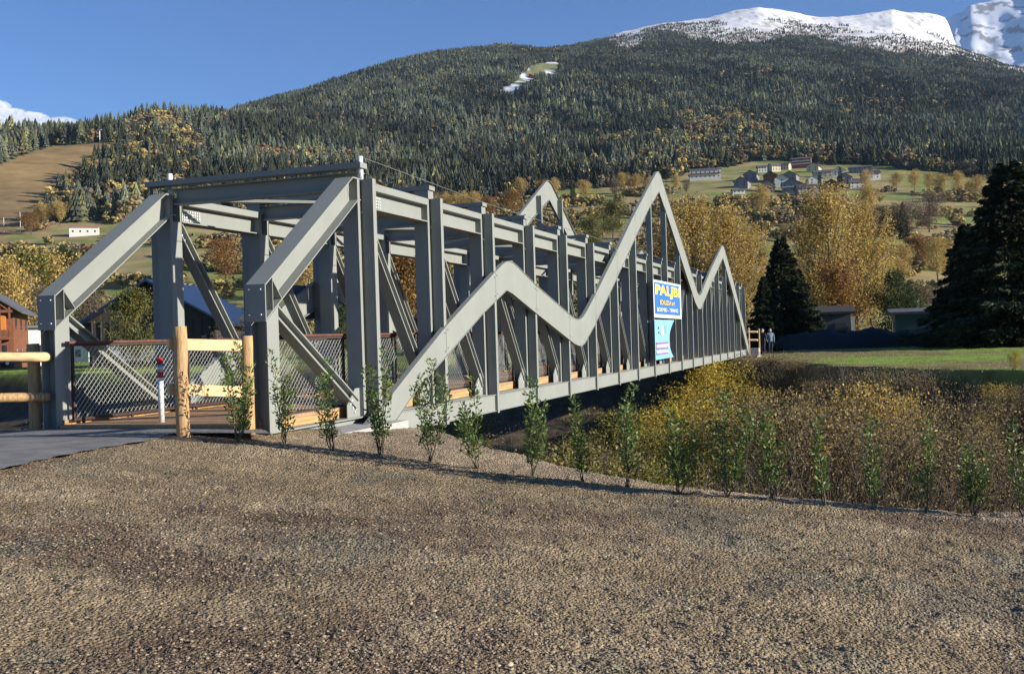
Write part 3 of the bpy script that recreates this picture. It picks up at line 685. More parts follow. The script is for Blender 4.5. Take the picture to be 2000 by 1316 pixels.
for v_ in (-4.02, -2.3, -.42): put('cap_bracket', MB().box(-.06, .0, v_, v_+.07, 4.405, 4.455).mesh('cap_bracket', PA), bridge)
# zigzag band, one sheet per bay
def ribbon(m_):
    xs = [-.62]+[i*PT+.06 for i in range(NP)]+[51.4]
    nodes = sorted(set([p[0] for p in TOPR]+[p[0] for p in BOTR]))
    for a_, b_ in zip(xs[:-1], xs[1:]):
        st = [a_+.006]+[q for q in np.arange(a_+.3, b_-.1, .3)]+[q for q in nodes if a_+.02 < q < b_-.02]+[b_-.006]; st = sorted(set(st))
        va = .002 if m_ == 1 else -4.414; vb = va+.012
        mb = MB(); k = len(st)
        V = []
        for X in st:
            z1, z0 = rt_(X), rb_(X); z0 = min(z0, z1-.03)
            V += [(X, va, z0), (X, vb, z0), (X, vb, z1), (X, va, z1)]
        F = []
        for i in range(k-1):
            for j in range(4): F.append((4*i+j, 4*i+(j+1) % 4, 4*i+4+(j+1) % 4, 4*i+4+j))
        F += [(3, 2, 1, 0), (4*k-4, 4*k-3, 4*k-2, 4*k-1)]; mb.add(V, F)
        # return flange along the top and bottom edges
        ya, yb = (-.07, .032) if m_ == 1 else (-4.44, -4.33)
        for fz, th in ((rt_, .012), (rb_, .012)):
            V = []
            for X in st:
                z = fz(X)+(0 if fz is rt_ else -.012)
                V += [(X, ya, z), (X, yb, z), (X, yb, z+th), (X, ya, z+th)]
            mb.add(V, F)
        o = put('zigzag_sheet', mb.mesh('zigzag_sheet', PA), bridge)
        bb = MB(); yb0 = vb if m_ == 1 else va-.014
        for X in (a_+.07, b_-.07):
            z0_, z1_ = rb_(X), rt_(X)
            if z1_-z0_ > .25:
                for z_ in (z0_+.09, z1_-.11): bb.box(X-.014, X+.014, yb0, yb0+.014, z_, z_+.028)
        if bb.v: put('bolts', bb.mesh('bolts', M['steel']), o, kind='stuff')
side(ribbon)
# deck
mb = MB(); mb.box(.004, .188, -3.87, -.53, .44, .50); pl = mb.mesh('deck_plank', M['timber'])
mb = MB(); mb.box(.004, .188, -3.87, -.53, .437, .503); pl2 = mb.mesh('deck_plank', M['timber2'])
for k in range(280):
    o = put('deck_plank', pl if rng.uniform() < .6 else pl2, bridge, (-2.9+k*.192, 0, rng.uniform(-.003, .003)))
def kerb(m_):
    for j, (z0, z1, mt_) in enumerate(((.400, .452, 'timber'), (.456, .515, 'timber'), (.52, .57, 'timber2'))):
        for i in range(-1, NP-1):
            mb = MB(); vbox(mb, .01, PT-.01, -.52+.02*j*0, -.44+.004*j, z0, z1, m_)
            key = ('kerb', j, m_)
            if key not in cache: cache[key] = mb.mesh('kerb_board', M[mt_])
            put('kerb_board', cache[key], bridge, (i*PT, 0, 0))
side(kerb)
fbm_ = MB().box(.04, .14, -3.9, -.5, .12, .43).mesh('floor_beam', PA)
for i in range(NP): put('floor_beam', fbm_, bridge, (i*PT, 0, 0))
for v_ in (-1.4, -3.1): put('stringer', MB().box(-2.9, 51, v_, v_+.1, .30, .436).mesh('stringer', PA), bridge)
# railings: rust-brown frames with diamond wire mesh
def rail(m_):
    vr = mv(-.60, m_)
    def wires(L_):
        mb = MB(); z0, z1 = .60, 1.66; x0, x1 = .12, L_-.12; h = z1-z0; st = .10
        for sg in (1, -1):
            c = -h
            while c < (x1-x0):
                # line x = x0 + c + s, z = z0 + s*1 (sg) clipped
                s0 = max(0, -c); s1 = min(h, (x1-x0)-c)
                if s1 > s0+.02:
                    p = (x0+c+s0, vr+.004*sg, z0+s0 if sg > 0 else z1-s0); q = (x0+c+s1, vr+.004*sg, z0+s1 if sg > 0 else z1-s1)
                    mb.bar(p, q, .006, .006) if sg > 0 else mb.bar(p, q, .002, .002)
                c += st
        return mb.mesh('wire_mesh', M['wire'])
    def panel(L_):
        mb = MB(); z0, z1 = .58, 1.68
        mb.box(.08, L_-.08, vr-.02, vr+.02, z0-.03, z0+.01); mb.box(.08, L_-.08, vr-.02, vr+.02, z1, z1+.04)
        mb.box(.08, .12, vr-.02, vr+.02, z0, z1); mb.box(L_-.12, L_-.08, vr-.02, vr+.02, z0, z1)
        for x_ in (.3, L_/2, L_-.3): mb.box(x_-.02, x_+.02, vr-.015, vr+.015, .50, z0-.02)
        return mb.mesh('railing_panel', M['corten'])
    W_, P_ = wires(PT), panel(PT)
    mb = MB(); mb.box(.0, PT-.006, vr-.045, vr+.045, 1.72, 1.755); H_ = mb.mesh('handrail', M['handrail'])
    for i in range(-1, NP-1):
        o = put('railing_panel', P_, bridge, (i*PT+.03, 0, 0)); put('wire_mesh', W_, o, kind='stuff'); put('handrail', H_, o)
side(rail)
# safety lines on the roof
def lifeline(m_):
    v_ = mv(-.22, m_) if m_ == 1 else -3.98
    zt = 4.40
    mb = MB(); mb.tube([(.02, v_, 4.27), (.02, v_, 4.66 if m_ == 1 else 4.68)], .045, 10); put('lifeline_post', mb.mesh('lifeline_post', M['white'], True), bridge)
    pts = [(.05, v_, 4.72)]; n_ = 60
    mb = MB(); P = []
    for k in range(n_+1):
        X = .05+50*k/n_; P.append((X, v_, 4.66-.13*min(1, X/6)))
    mb.tube(P, .006, 5); put('lifeline_cable', mb.mesh('lifeline_cable', M['cable']), bridge)
    mb = MB(); mb.box(-.02, .02, v_-.02, v_+.02, 4.27, 4.56); mb.box(-.06, .06, v_-.04, v_+.04, 4.27, 4.285)
    me = mb.mesh('lifeline_post', M['steel'])
    for X in (8.5, 16.9, 25.3, 33.7, 42.1, 49.8): put('lifeline_post', me, bridge, (X, 0, 0))
side(lifeline)
# lamps' small brackets seen under the portal are left out; foundations
mb = MB(); mb.box(-3.2, .35, -4.75, .35, -4.9, .29); ab = put('abutment', mb.mesh('abutment', M['concrete']), label='pale concrete abutment slab under the near end of the bridge', cat='abutment')
mb = MB(); mb.box(50.8, 53.5, -4.9, .6, -4.9, -.02); mb.box(51.6, 52.4, .1, .6, -.02, .45); put('abutment', mb.mesh('abutment', M['concrete']), label='grey concrete block supporting the far end of the bridge', cat='abutment')

# ------------------------------------------------------------------ banners
def font_mesh(txt, size, mt_, ext=.002, bold=0):
    cu = bpy.data.curves.new('t', 'FONT'); cu.body = txt; cu.size = size; cu.extrude = ext; cu.offset = bold; cu.resolution_u = 3
    ob = bpy.data.objects.new('t', cu); sc.collection.objects.link(ob)
    dg = bpy.context.evaluated_depsgraph_get(); me = bpy.data.meshes.new_from_object(ob.evaluated_get(dg))
    bpy.data.objects.remove(ob); me.materials.clear(); me.materials.append(mt_); return me
def on_face(name, me, par, X, v, z, width=None, height=None):
    """lay text (local x right, y up) on the bridge's right-hand face"""
    xs = [q.co.x for q in me.vertices]; ys = [q.co.y for q in me.vertices]
    sx = width/(max(xs)-min(xs)); sy = height/(max(ys)-min(ys)); x0 = min(xs); y0 = min(ys)
    for q in me.vertices: q.co = Vector((X+(q.co.x-x0)*sx, -(v+q.co.z), z+(q.co.y-y0)*sy))
    return put(name, me, par)
def wavy(X0, X1, z0f, z1f, v0, nx=24, nz=10, amp=.02, x1f=None):
    V = []; F = []
    for i in range(nx+1):
        for j in range(nz+1):
            t_ = j/nz; x1_ = x1f(t_) if x1f else X1
            X = X0+(x1_-X0)*i/nx; za, zb = z0f(i/nx), z1f(i/nx)
            V.append((X, v0+amp*math.sin(i*.9+t_*2)*math.sin(math.pi*i/nx), za+(zb-za)*t_))
    m = nz+1; n0 = len(V); V += [(a_, b_-.004, c_) for a_, b_, c_ in V]
    for i in range(nx):
        for j in range(nz):
            F.append((i*m+j, i*m+j+1, (i+1)*m+j+1, (i+1)*m+j)); F.append(tuple(n0+q for q in ((i+1)*m+j, (i+1)*m+j+1, i*m+j+1, i*m+j)))
    mb = MB(); mb.add(V, F); return mb
ban = empty('banner', (24.6, .09, 2.2), label='blue banner with big yellow letters tied across the bridge posts', cat='banner')
def rel(me):   # meshes above are in bridge coordinates; shift them under the banner's empty
    return me
B0 = np.array([24.6, .09, 2.2])
def putb(name, me, par, base, **k):
    o = put(name, me, par, **k); o.location = (-base[0], base[1], -base[2]); return o
vb0 = .10
putb('sheet', wavy(21.95, 27.5, lambda t_: 2.17-.02*t_, lambda t_: 3.55-.0*t_, vb0, amp=.012).mesh('sheet', M['bwhite']), ban, B0)
putb('blue_field', wavy(22.08, 27.22, lambda t_: 2.30-.02*t_, lambda t_: 3.47, vb0+.014, amp=.012).mesh('blue_field', M['blue']), ban, B0)
for txt, X, z, w_, h_, mt_, off in (('PALJBI', 22.2, 2.93, 4.75, .43, 'yellow', .0), ('EDILIZIA srl', 22.9, 2.655, 2.9, .17, 'yellow', 0), ('BORMIO - TIRANO', 22.35, 2.39, 4.2, .15, 'bwhite', 0)):
    if txt == 'PALJBI':
        me = font_mesh(txt, 1, M['bwhite'], .001, .045); o = on_face('letter_outline', me, ban, X-.09, vb0+.033, z-.035, w_+.18, h_+.07); o.location = (-B0[0], B0[1], -B0[2])
    me = font_mesh(txt, 1, M[mt_], .002, .03 if len(txt) < 8 else .012); o = on_face('lettering', me, ban, X, vb0+.04, z, w_, h_); o.location = (-B0[0], B0[1], -B0[2])
ban2 = empty('banner', (23.3, .09, .6), label='light blue banner with purple lines hanging under the blue one', cat='banner'); B1 = np.array([23.3, .09, .6])
putb('sheet', wavy(21.98, 25.3, lambda t_: .62+.02*t_, lambda t_: 2.09+.0*t_, vb0, amp=.02, x1f=lambda t_: 25.5-1.0*math.sin(math.pi*min(1, t_*1.02))**.8+.35*t_).mesh('sheet', M['lblue']), ban2, B1)
def patch(x0, x1, z0, z1, mt_, nm):
    mb = MB(); mb.box(x0, x1, vb0+.022, vb0+.026, z0, z1); putb(nm, mb.mesh(nm, M[mt_]), ban2, B1)
patch(22.1, 24.35, 1.18, 1.26, 'purple', 'printed_line'); patch(22.1, 24.35, .99, 1.06, 'purple', 'printed_line'); patch(22.1, 24.35, 1.065, 1.175, 'pink', 'printed_band')
patch(22.1, 24.4, .86, .95, 'pink', 'printed_band'); patch(22.1, 24.4, .80, .855, 'purple', 'printed_line'); patch(23.0, 23.5, 1.5, 1.85, 'bwhite', 'printed_emblem')
patch(22.6, 22.75, 1.75, 1.84, 'purple', 'printed_mark'); patch(22.6, 22.75, 1.58, 1.66, 'purple', 'printed_mark'); patch(23.75, 23.83, 1.55, 1.88, 'purple', 'printed_mark'); patch(24.0, 24.06, 1.55, 1.88, 'purple', 'printed_mark')
mb = MB(); mb.box(4.55, 6.25, -4.46, -4.45, 2.16, 2.92); put('banner', mb.mesh('banner', M['darkb']), label='dark back of a banner hung on the far truss, seen from inside', cat='banner')

# ------------------------------------------------------------------ bollard and log fences
P = np.array([-2.42+.0, -2.40, .45])
bo = empty('bollard', P, label='slim white bollard with red bands standing in the middle of the path', cat='bollard')
mb = MB(); mb.tube([(0, 0, 0), (0, 0, .93)], .042, 14); mb.tube([(0, 0, 0), (0, 0, .02)], .09, 14); put('pole', mb.mesh('pole', M['white'], True), bo)
mb = MB(); mb.tube([(0, 0, .925), (0, 0, 1.02)], .047, 14); mb.tube([(0, 0, .72), (0, 0, .80)], .0445, 14); put('red_band', mb.mesh('red_band', M['red'], True), bo)
mb = MB(); mb.tube([(0, 0, .78), (0, 0, .925)], .0435, 14); put('reflective_band', mb.mesh('reflective_band', M['steel'], True), bo)
def log(p, q, rad, n=14, seed=0):
    r = np.random.default_rng(seed); p = np.array(p, float); q = np.array(q, float); k = 9; pts = []
    rr = []
    for i in range(k+1):
        t_ = i/k; pts.append(p+(q-p)*t_+r.normal(0, .003, 3)); rr.append(rad*(1+r.uniform(-.03, .03)))
    mb = MB(); mb.tube(pts, rr, n); return mb
def half_log(p, q, rad):
    """rail split lengthwise: flat face to +v side of the camera"""
    p = np.array(p, float); q = np.array(q, float); d = q-p; d /= np.linalg.norm(d); up = np.array([0, 0, 1.]); s_ = np.cross(d, up); s_ /= np.linalg.norm(s_)
    mb = MB(); base = []
    angs = [math.pi*k/8 for k in range(9)]
    for P_ in (p, q):
        base.append([P_+up*math.cos(a)*rad+s_*math.sin(a)*rad*.8 for a in angs])
    n_ = 9; V = base[0]+base[1]; F = [(i, i+1, n_+i+1, n_+i) for i in range(n_-1)]+[(n_-1, 0, n_, 2*n_-1), tuple(range(n_))[::-1], tuple(range(n_, 2*n_))]
    mb.add(V, F); return mb
def gz(P): return float(g0(P[0], P[1]))
fr = empty('log_fence', (-3.6, -1.1, .4), label='short log fence of two round posts and two split rails beside the bridge entrance', cat='fence'); FB = np.array([-3.6, -1.1, .4])
pA = onz(358, 851, .46); pB = onz(488, 853, .34); Da = float((pA-CAM)@FW); Db = float((pB-CAM)@FW)
def rel_put(name, mb, mt_, par, base, smooth=True, **k):
    o = put(name, mb.mesh(name, mt_, smooth), par, **k); o.location = (-base[0], base[1], -base[2]); return o
tA = at(355, 638, Da)[2]; tB = at(485, 655, Db)[2]
rel_put('post', log((pA[0], pA[1], .1), (pA[0], pA[1], tA), .088, 16, 1), M['log'], fr, FB)
rel_put('post', log((pB[0], pB[1], .1), (pB[0], pB[1], tB), .082, 16, 2), M['log'], fr, FB)
for ya, yb in ((672, 675), (760, 765)):
    a1 = at(330, ya, Da+.0); b1 = at(480, yb, Db-.02)
    rel_put('rail', half_log(a1, b1, .075), M['logcut'], fr, FB, False)
fl = empty('log_fence', (-2.7, -4.5, .4), label='log fence running left from the bridge with a post and two round rails', cat='fence'); LB = np.array([-2.7, -4.5, .4])
pC = onz(70, 840, .42); Dc = float((pC-CAM)@FW)-.0
tC = at(66, 671, Dc)[2]
rel_put('post', log((pC[0], pC[1], .1), (pC[0], pC[1], tC), .09, 16, 3), M['log'], fl, LB)
pD = at(-260, 860, Dc-1.2)
rel_put('post', log((pD[0], pD[1], .1), (pD[0], pD[1], tC), .09, 16, 4), M['log'], fl, LB)
rel_put('rail', log(at(-330, 694, Dc-1.6), at(100, 697, Dc-.14), .072, 14, 5), M['logcut'], fl, LB)
rel_put('rail', log(at(-330, 784, Dc-1.6), at(97, 775, Dc-.16), .070, 14, 6), M['log'], fl, LB)
# the far end's fence
ff = empty('log_fence', (53.0, .5, .0), label='small wooden rail fence at the far end of the bridge', cat='fence'); FFB = np.array([53.0, .5, 0])
Df = 68
for x_, y_ in ((1462, 640), (1482, 642)):
    p_ = at(x_, y_, Df); rel_put('post', log((p_[0], p_[1], -.2), p_, .06, 10, 7), M['log'], ff, FFB)
for y_ in (648, 664): rel_put('rail', log(at(1459, y_, Df), at(1480, y_, Df), .07, 10, 8), M['logcut'], ff, FFB)
# irrigation hose along the saplings
mb = MB(); hv = np.linspace(-1.1, 12, 90); mb.tube([(-3.97+.02*math.sin(q*2.1), q, float(ground_z(np.array([-3.97]), np.array([q]))[0])+.012) for q in hv], .011, 6)
put('irrigation_hose', mb.mesh('irrigation_hose', M['hose'], True), label='thin black irrigation hose lying along the row of saplings', cat='hose')
# dark soil mound at the foot of the log post
V = []; F = []
for i in range(8):
    for j in range(16):
        th = j*math.pi/8; rr = .42*i/7; V.append((pA[0]-.02+rr*math.cos(th)*.7, pA[1]-.12+rr*math.sin(th)*1.1, .40+.085*math.exp(-(rr/.24)**2)+.02*random.random()-.03*i/7))
for i in range(7):
    for j in range(16): F.append((i*16+j, i*16+(j+1) % 16, (i+1)*16+(j+1) % 16, (i+1)*16+j))
put('soil_mound', MB().add(V, F).mesh('soil_mound', M['soil'], True), label='low dark mound of soil at the foot of the log post', cat='soil', kind='stuff')
# ------------------------------------------------------------------ saplings
def leaves(P, Nrm, size, asp, col, r, droop=0):
    """leaf quads: P (n,3), axis Nrm (n,3) = leaf direction"""
    n = len(P); A = Nrm/np.linalg.norm(Nrm, axis=1)[:, None]; Bv = np.cross(A, r.normal(0, 1, (n, 3))); Bv /= np.linalg.norm(Bv, axis=1)[:, None]
    s = size[:, None] if hasattr(size, '__len__') else size
    v0 = P; v1 = P+A*s*.5+Bv*s*asp*.5; v2 = P+A*s; v3 = P+A*s*.5-Bv*s*asp*.5
    V = np.stack([v0, v1, v2, v3], 1).reshape(-1, 3); F = np.arange(4*n).reshape(n, 4); return V, F, np.repeat(col, 4, 0)
SAP = [(465, 865, 662), (555, 868, 680), (650, 882, 700), (745, 890, 676), (840, 900, 700), (932, 912, 733), (1040, 930, 735), (1137, 942, 766), (1225, 953, 750), (1325, 967, 788),
       (1420, 975, 758), (1510, 982, 798), (1612, 990, 818), (1708, 995, 812), (1810, 1000, 818), (1905, 1005, 862), (1995, 1008, 818)]
def sap_label(i):
    left = {0: 'leafy green sapling in front of the log fence', 1: 'bushy green sapling just right of the second log post', 2: 'dense green sapling before the first diagonal brace', 3: 'green sapling in front of the lower end of the zigzag band',
            4: 'green sapling crossing the rising zigzag band', 5: 'thin low sapling with arching stems under the zigzag peak', 6: 'tall sapling standing clear against the dark river bank', 7: 'dark green sapling with bare lower stems under the zigzag dip'}
    if i in left: return left[i]
    o = ['eighth', 'seventh', 'sixth', 'fifth', 'fourth', 'third', 'second', 'last']
    return {8: 'broad tall sapling below the tall zigzag peak', 9: 'sparse sapling left of the tallest one in the right half', 10: 'tall leafy sapling below the blue banner',
            11: 'slim sapling below the last small zigzag peak', 12: 'sapling with two upright stems, fifth from the right edge', 13: 'thin sapling before the golden bush, fourth from the right edge',
            14: 'slender sapling, third from the right edge', 15: 'short V-shaped sapling, second from the right edge', 16: 'sapling cut by the right edge of the picture'}[i]
# small weeds starting on the gravel
r = np.random.default_rng(55); nW = 260; cx = r.uniform(4.6, 12, 26); cl_ = r.uniform(-.5, .5, 26); ci = r.integers(0, 26, nW)
Xw, vw = LD2xy(cl_[ci]+r.normal(0, .02, nW), cx[ci]+r.normal(0, .35, nW)); okw = (Xw < crestX(vw)-.7) & ~((vw < -.9) & (Xw > -9)); Xw = Xw[okw]; vw = vw[okw]
base = np.repeat(np.stack([Xw, vw, ground_z(Xw, vw)], -1), 7, 0); base[:, :2] += r.normal(0, .012, (len(base), 2)); ax = r.normal(0, 1, (len(base), 3)); ax[:, 2] = np.abs(ax[:, 2])*.6+.2
Vw, Fw, Cw = leaves(base, ax, r.uniform(.015, .04, len(base)), .4, np.array([.12, .14, .07])*r.uniform(.6, 1.4, (len(base), 1)), r)
put('weeds', mesh_np('weeds', Vw, Fw, M['grass'], Cw), label='tiny grey-green weeds sprouting here and there in the gravel', cat='weeds', kind='stuff')
for i, (x_, yb, yt) in enumerate(SAP):
    r = np.random.default_rng(100+i); z = .2
    for _ in range(30):
        P = onz(x_, yb, z); z = .5*z+.5*gz(P)
    D_ = float((P-CAM)@FW); H = (yb-yt)/F_PX*D_
    sp = empty('sapling', (P[0], P[1], z-.01), label=sap_label(i), cat='sapling', group='row of young saplings planted along the bank')
    ns = r.integers(4, 8) if i not in (12, 13, 14) else 3
    mb = MB(); LP = []; LD_ = []; LC = []
    wide = H*r.uniform(.17, .30)
    for s in range(ns):
        th = r.uniform(0, 6.28); hh = H*(1 if s == 0 else r.uniform(.55, .95)); out = wide*r.uniform(.3, 1.2)*(.5 if s == 0 else 1)
        pts = []
        for k in range(9):
            t_ = k/8; rad = out*t_**.8*(1-.25*t_); pts.append(np.array([rad*math.cos(th)+.016*r.normal(), rad*math.sin(th)+.016*r.normal(), hh*t_*(1-.06*(s > 0)*t_)]))
        mb.tube(pts, [.006*(1-.7*k/8)*(.7+.5*H) for k in range(9)], 5)
        nl = int(150*hh*r.uniform(.8, 1.2))
        for _ in range(nl):
            t_ = r.uniform(.18, 1)**.95; q = min(7, int(t_*8)); f = t_*8-q; c0 = pts[q]*(1-f)+pts[q+1]*f
            a = r.uniform(0, 6.28); off = .045*(1-.4*t_)*r.uniform(.2, 1.8)
            LP.append(c0+np.array([math.cos(a)*off, math.sin(a)*off, 0])); LD_.append((math.cos(a)*.8, math.sin(a)*.8, r.uniform(.1, 1.3)))
            # short side twig leaves
            LC.append(np.array([[.13, .20, .045], [.18, .25, .07], [.09, .15, .035], [.24, .27, .07], [.26, .16, .06]])[r.choice(5, p=[.4, .24, .24, .09, .03])]*r.uniform(.7, 1.15))
    put('stems', mb.mesh('stems', M['stem']), sp)
    V, F, C_ = leaves(np.array(LP), np.array(LD_), r.uniform(.032, .066, len(LP)), .48, np.array(LC), r)
    put('foliage', mesh_np('foliage', V, F, M['gloss'], C_), sp, kind='stuff'); sp.rotation_euler = (r.normal(0, .05), r.normal(0, .05), 0)

# ------------------------------------------------------------------ tree and shrub models (built once, shared by copies)
def limbs(r, H, trunk_h, nb, spread, rise, r0, clumps=None):
    mb = MB(); tp = []
    for k in range(9):
        t_ = k/8; tp.append(np.array([.02*H*math.sin(t_*3+r.uniform(0, .2)), .015*H*math.sin(t_*4), H*.93*t_]))
    mb.tube(tp, [r0*(1-.88*k/8) for k in range(9)], 8)
    ends = []
    for b in range(nb):
        t_ = r.uniform(trunk_h, .9); q = t_*8; i = min(7, int(q)); c0 = tp[i]*(1-(q-i))+tp[i+1]*(q-i); th = r.uniform(0, 6.28)
        ln = spread*(1-abs(t_-.45)*.5)*min(1, (1.03-t_)*2.3)*r.uniform(.6, 1.1); up = ln*rise
        pts = [c0+np.array([math.cos(th)*ln*s, math.sin(th)*ln*s, up*s*(.5+.6*s)]) for s in (0, .35, .7, 1)]
        mb.tube(pts, [r0*.33*(1-t_*.6), r0*.2, r0*.12, r0*.04], 5, False); ends += [pts[1], pts[2], pts[3]]
    return mb, ends
def broadleaf(seed, H, W_, n, q, pal_, trunk_h=.2, rise=.6, gap=.35, nb=26, droop=0, bare=.0, top=1.0, r0=None, vz=.95, vr=1.0):
    r = np.random.default_rng(seed); mb, ends = limbs(r, H, trunk_h, nb, W_*.5, rise, r0 or H*.018)
    ends = [e for e in ends]; nc = len(ends); rad = W_*gap*.5
    ci = r.integers(0, nc, n); c0 = np.array(ends)[ci]; d = r.normal(0, 1, (n, 3)); d /= np.linalg.norm(d, axis=1)[:, None]
    cs = r.uniform(.55, 1.2, nc)[ci][:, None]
    P = c0+d*rad*cs*np.array([vr, vr, vz])*(r.uniform(.25, 1, (n, 1))**.6); P[:, 2] = np.maximum(P[:, 2], H*trunk_h*.55); hi = P[:, 2] > H*.97; P[hi, 2] = H*(1-.35*r.uniform(0, 1, hi.sum())**1.5)
    axis = d+r.normal(0, .6, (n, 3)); axis[:, 2] -= droop
    pal_ = np.array(pal_); cc = r.integers(0, len(pal_), nc)
    C_ = pal_[np.where(r.uniform(0, 1, n) < .55, cc[ci], r.integers(0, len(pal_), n))]*r.uniform(.65, 1.2, (n, 1))
    V, F, C_ = leaves(P, axis, r.uniform(.6, 1.3, n)*q, .75, C_, r)
    return mb.mesh('trunk', M['bark'], True), mesh_np('crown', V, F, M['leaf'], C_)
GOLD = [(.60, .43, .13), (.52, .36, .11), (.40, .26, .08), (.66, .50, .17), (.34, .24, .09)]
RUST = [(.30, .14, .045), (.24, .13, .05), (.36, .20, .05), (.20, .12, .05)]
OLIVE = [(.16, .15, .04), (.12, .13, .035), (.22, .18, .05), (.10, .10, .035)]
TWIG = [(.20, .14, .09), (.16, .12, .09), (.24, .18, .10), (.13, .10, .07)]
DGREEN = [(.045, .065, .028), (.06, .085, .035), (.035, .05, .025), (.08, .10, .04)]
def spruce(seed, H, W_, n, q, pal_, nb=95):
    r = np.random.default_rng(seed); mb = MB(); mb.tube([(0, 0, 0), (0, 0, H*.5), (0, 0, H*.99)], [H*.02, H*.012, H*.002], 8)
    P = []; A = []; C_ = []; pal_ = np.array(pal_); pass
    for b in range(nb):
        t_ = (b+.5)/nb; z = H*(.04+.94*t_); Rb = W_*.5*(1-t_)**.78*r.uniform(.72, 1.15)+.15; th = b*2.4+r.uniform(-.4, .4)
        e = np.array([math.cos(th)*Rb, math.sin(th)*Rb, z-Rb*.22+Rb*.1*r.normal()]); s0 = np.array([0, 0, z])
        mb.bar(s0, s0+(e-s0)*.7, .025, .025) if Rb > .8 else None
        m = max(8, int(n/nb*1.9*(Rb/(W_*.5)+.12)))
        s = r.uniform(.15, 1, m)**.7; lat = r.normal(0, .20*Rb, m)*(1.15-s); side_ = np.array([-math.sin(th), math.cos(th), 0])
        pp = s0+(e-s0)*s[:, None]+side_*lat[:, None]+np.c_[np.zeros(m), np.zeros(m), -np.abs(r.normal(0, .16, m))*(.4+Rb*.3)]
        P.append(pp); dr = (e-s0)/np.linalg.norm(e-s0); ax = dr*.8+side_*np.sign(lat)[:, None]*.5+r.normal(0, .25, (m, 3)); ax[:, 2] -= .45; A.append(ax)
        C_.append(pal_[r.integers(0, len(pal_), m)]*(.7+.5*r.uniform(0, 1, (m, 1)))*(1.15 if r.uniform() < .3 else .9))
    P = np.concatenate(P); A = np.concatenate(A); C_ = np.concatenate(C_)
    V, F, C_ = leaves(P, A, r.uniform(.7, 1.3, len(P))*q, .42, C_, r)
    return mb.mesh('trunk', M['bark'], True), mesh_np('crown', V, F, M['needle'], C_)
TM = {}
TM['birch'] = [broadleaf(s, 10, 5.0, 15000, .11, GOLD, .12, 1.3, .26, 74, .3, vz=1.9, vr=.62) for s in (1, 2)]
TM['gold'] = [broadleaf(s, 10, 6.6, 7500, .20, GOLD, .15, .8, .34, 34, vz=1.3) for s in (3, 4)]
TM['rust'] = [broadleaf(s, 10, 7.5, 6000, .26, RUST, .12, .6, .36, 34) for s in (5,)]
TM['olive'] = [broadleaf(s, 10, 8, 7500, .26, OLIVE, .10, .55, .4, 36) for s in (6,)]
TM['twig'] = [broadleaf(s, 10, 6.5, 5200, .22, TWIG, .10, .9, .34, 40, 0) for s in (7,)]
TM['pine'] = [broadleaf(s, 10, 7, 11000, .22, DGREEN, .1, .4, .42, 34) for s in (8,)]
DARK = [(.030, .042, .020), (.040, .054, .026), (.022, .032, .017), (.065, .080, .038)]
TM['spruce'] = [spruce(s, 10, 6.4, 36000, .22, DARK, 170) for s in (9,)]
TM['fir'] = [spruce(s, 10, 3.6, 4200, .34, DGREEN) for s in (10, 11)]
TM['cypress'] = [broadleaf(12, 10, 3, 6000, .25, DGREEN, .03, 1.6, .6, 30)]
tcount = {}
def tree(kind, P, H, wid=1.0, label='', group=None, name=None, cat='tree'):
    i = tcount.get(kind, 0); tcount[kind] = i+1; tr, cw = TM[kind][i % len(TM[kind])]
    o = empty(name or {'birch': 'birch_tree', 'gold': 'autumn_tree', 'rust': 'autumn_tree', 'olive': 'leafy_tree', 'twig': 'bare_tree', 'pine': 'pine_tree', 'spruce': 'spruce_tree', 'fir': 'fir_tree', 'cypress': 'conifer_tree'}[kind],
              P, rng.uniform(0, 6.28), label, cat, group)
    s = H/10; o.scale = (s*wid, s*wid, s)
    put('trunk', tr, o); put('crown', cw, o); return o
tseen = {}; tcnt = {}
def whereT(x, y, D):
    m = [(0, 'below the foot of the brown piste'), (100, 'right of the foot of the brown piste'), (200, 'above the left inclined end beam'), (420, 'seen inside the bridge portal'), (560, 'seen behind the right inclined end beam'), (700, 'seen through the second bay of the bridge'), (780, 'just above the roof of the third bay'), (830, 'above the roof between third and fourth bay'),
         (880, 'above the roof of the fourth bay'), (930, 'left of the far zigzag peak'), (980, 'close left of the far zigzag peak'), (1035, 'behind the far zigzag peak'), (1100, 'right of the far zigzag peak'), (1170, 'on the meadow between the two tall peaks'), (1220, 'close left of the tall zigzag peak'), (1280, 'right behind the tall zigzag peak'), (1335, 'beside the long white house'),
         (1400, 'below the village chalets'), (1530, 'among the village chalets'), (1630, 'right of the tallest birch'), (1705, 'on the terrace right of the birches'), (1740, 'on the meadow left of the sunlit rock'), (1765, 'at the top of the right meadow'), (1800, 'above the small sunlit house'), (1825, 'left of the dark spruces'), (1860, 'above the smaller dark spruce'), (1890, 'beside the top of the huge spruce')]
    w = [q[1] for q in m if q[0] <= x][-1]; w = w+(', high up' if D > 800 else ', mid slope' if D > 500 else ', low down')
    px_ = tseen.get(w); tseen[w] = x if px_ is None else max(px_, x); tn_ = tcnt.get(w, 0); tcnt[w] = tn_+1
    return w if px_ is None else w+(', farther right' if x > px_ else ', farther left')+('' if tn_ < 2 else ' again')
def tree_px(kind, x, ytop, D, wid=1.0, label='', group=None, **k):
    P = on_hill(x, D, ytop); H = at(x, ytop, D)[2]-P[2]
    # slide sideways so that the crown sits on its sight line
    return tree(kind, P, max(1.0, H), wid, label, group, **k)
tree_px('spruce', 1968, 304, 74, 1.5, 'huge dark spruce filling the right edge of the view behind the meadow')
tree_px('spruce', 1885, 430, 80, 1.15, 'dark spruce half hidden left of the huge one at the right edge')
tree_px('spruce', 2110, 340, 80, 1.1, 'dark spruce cut off by the right edge of the picture')
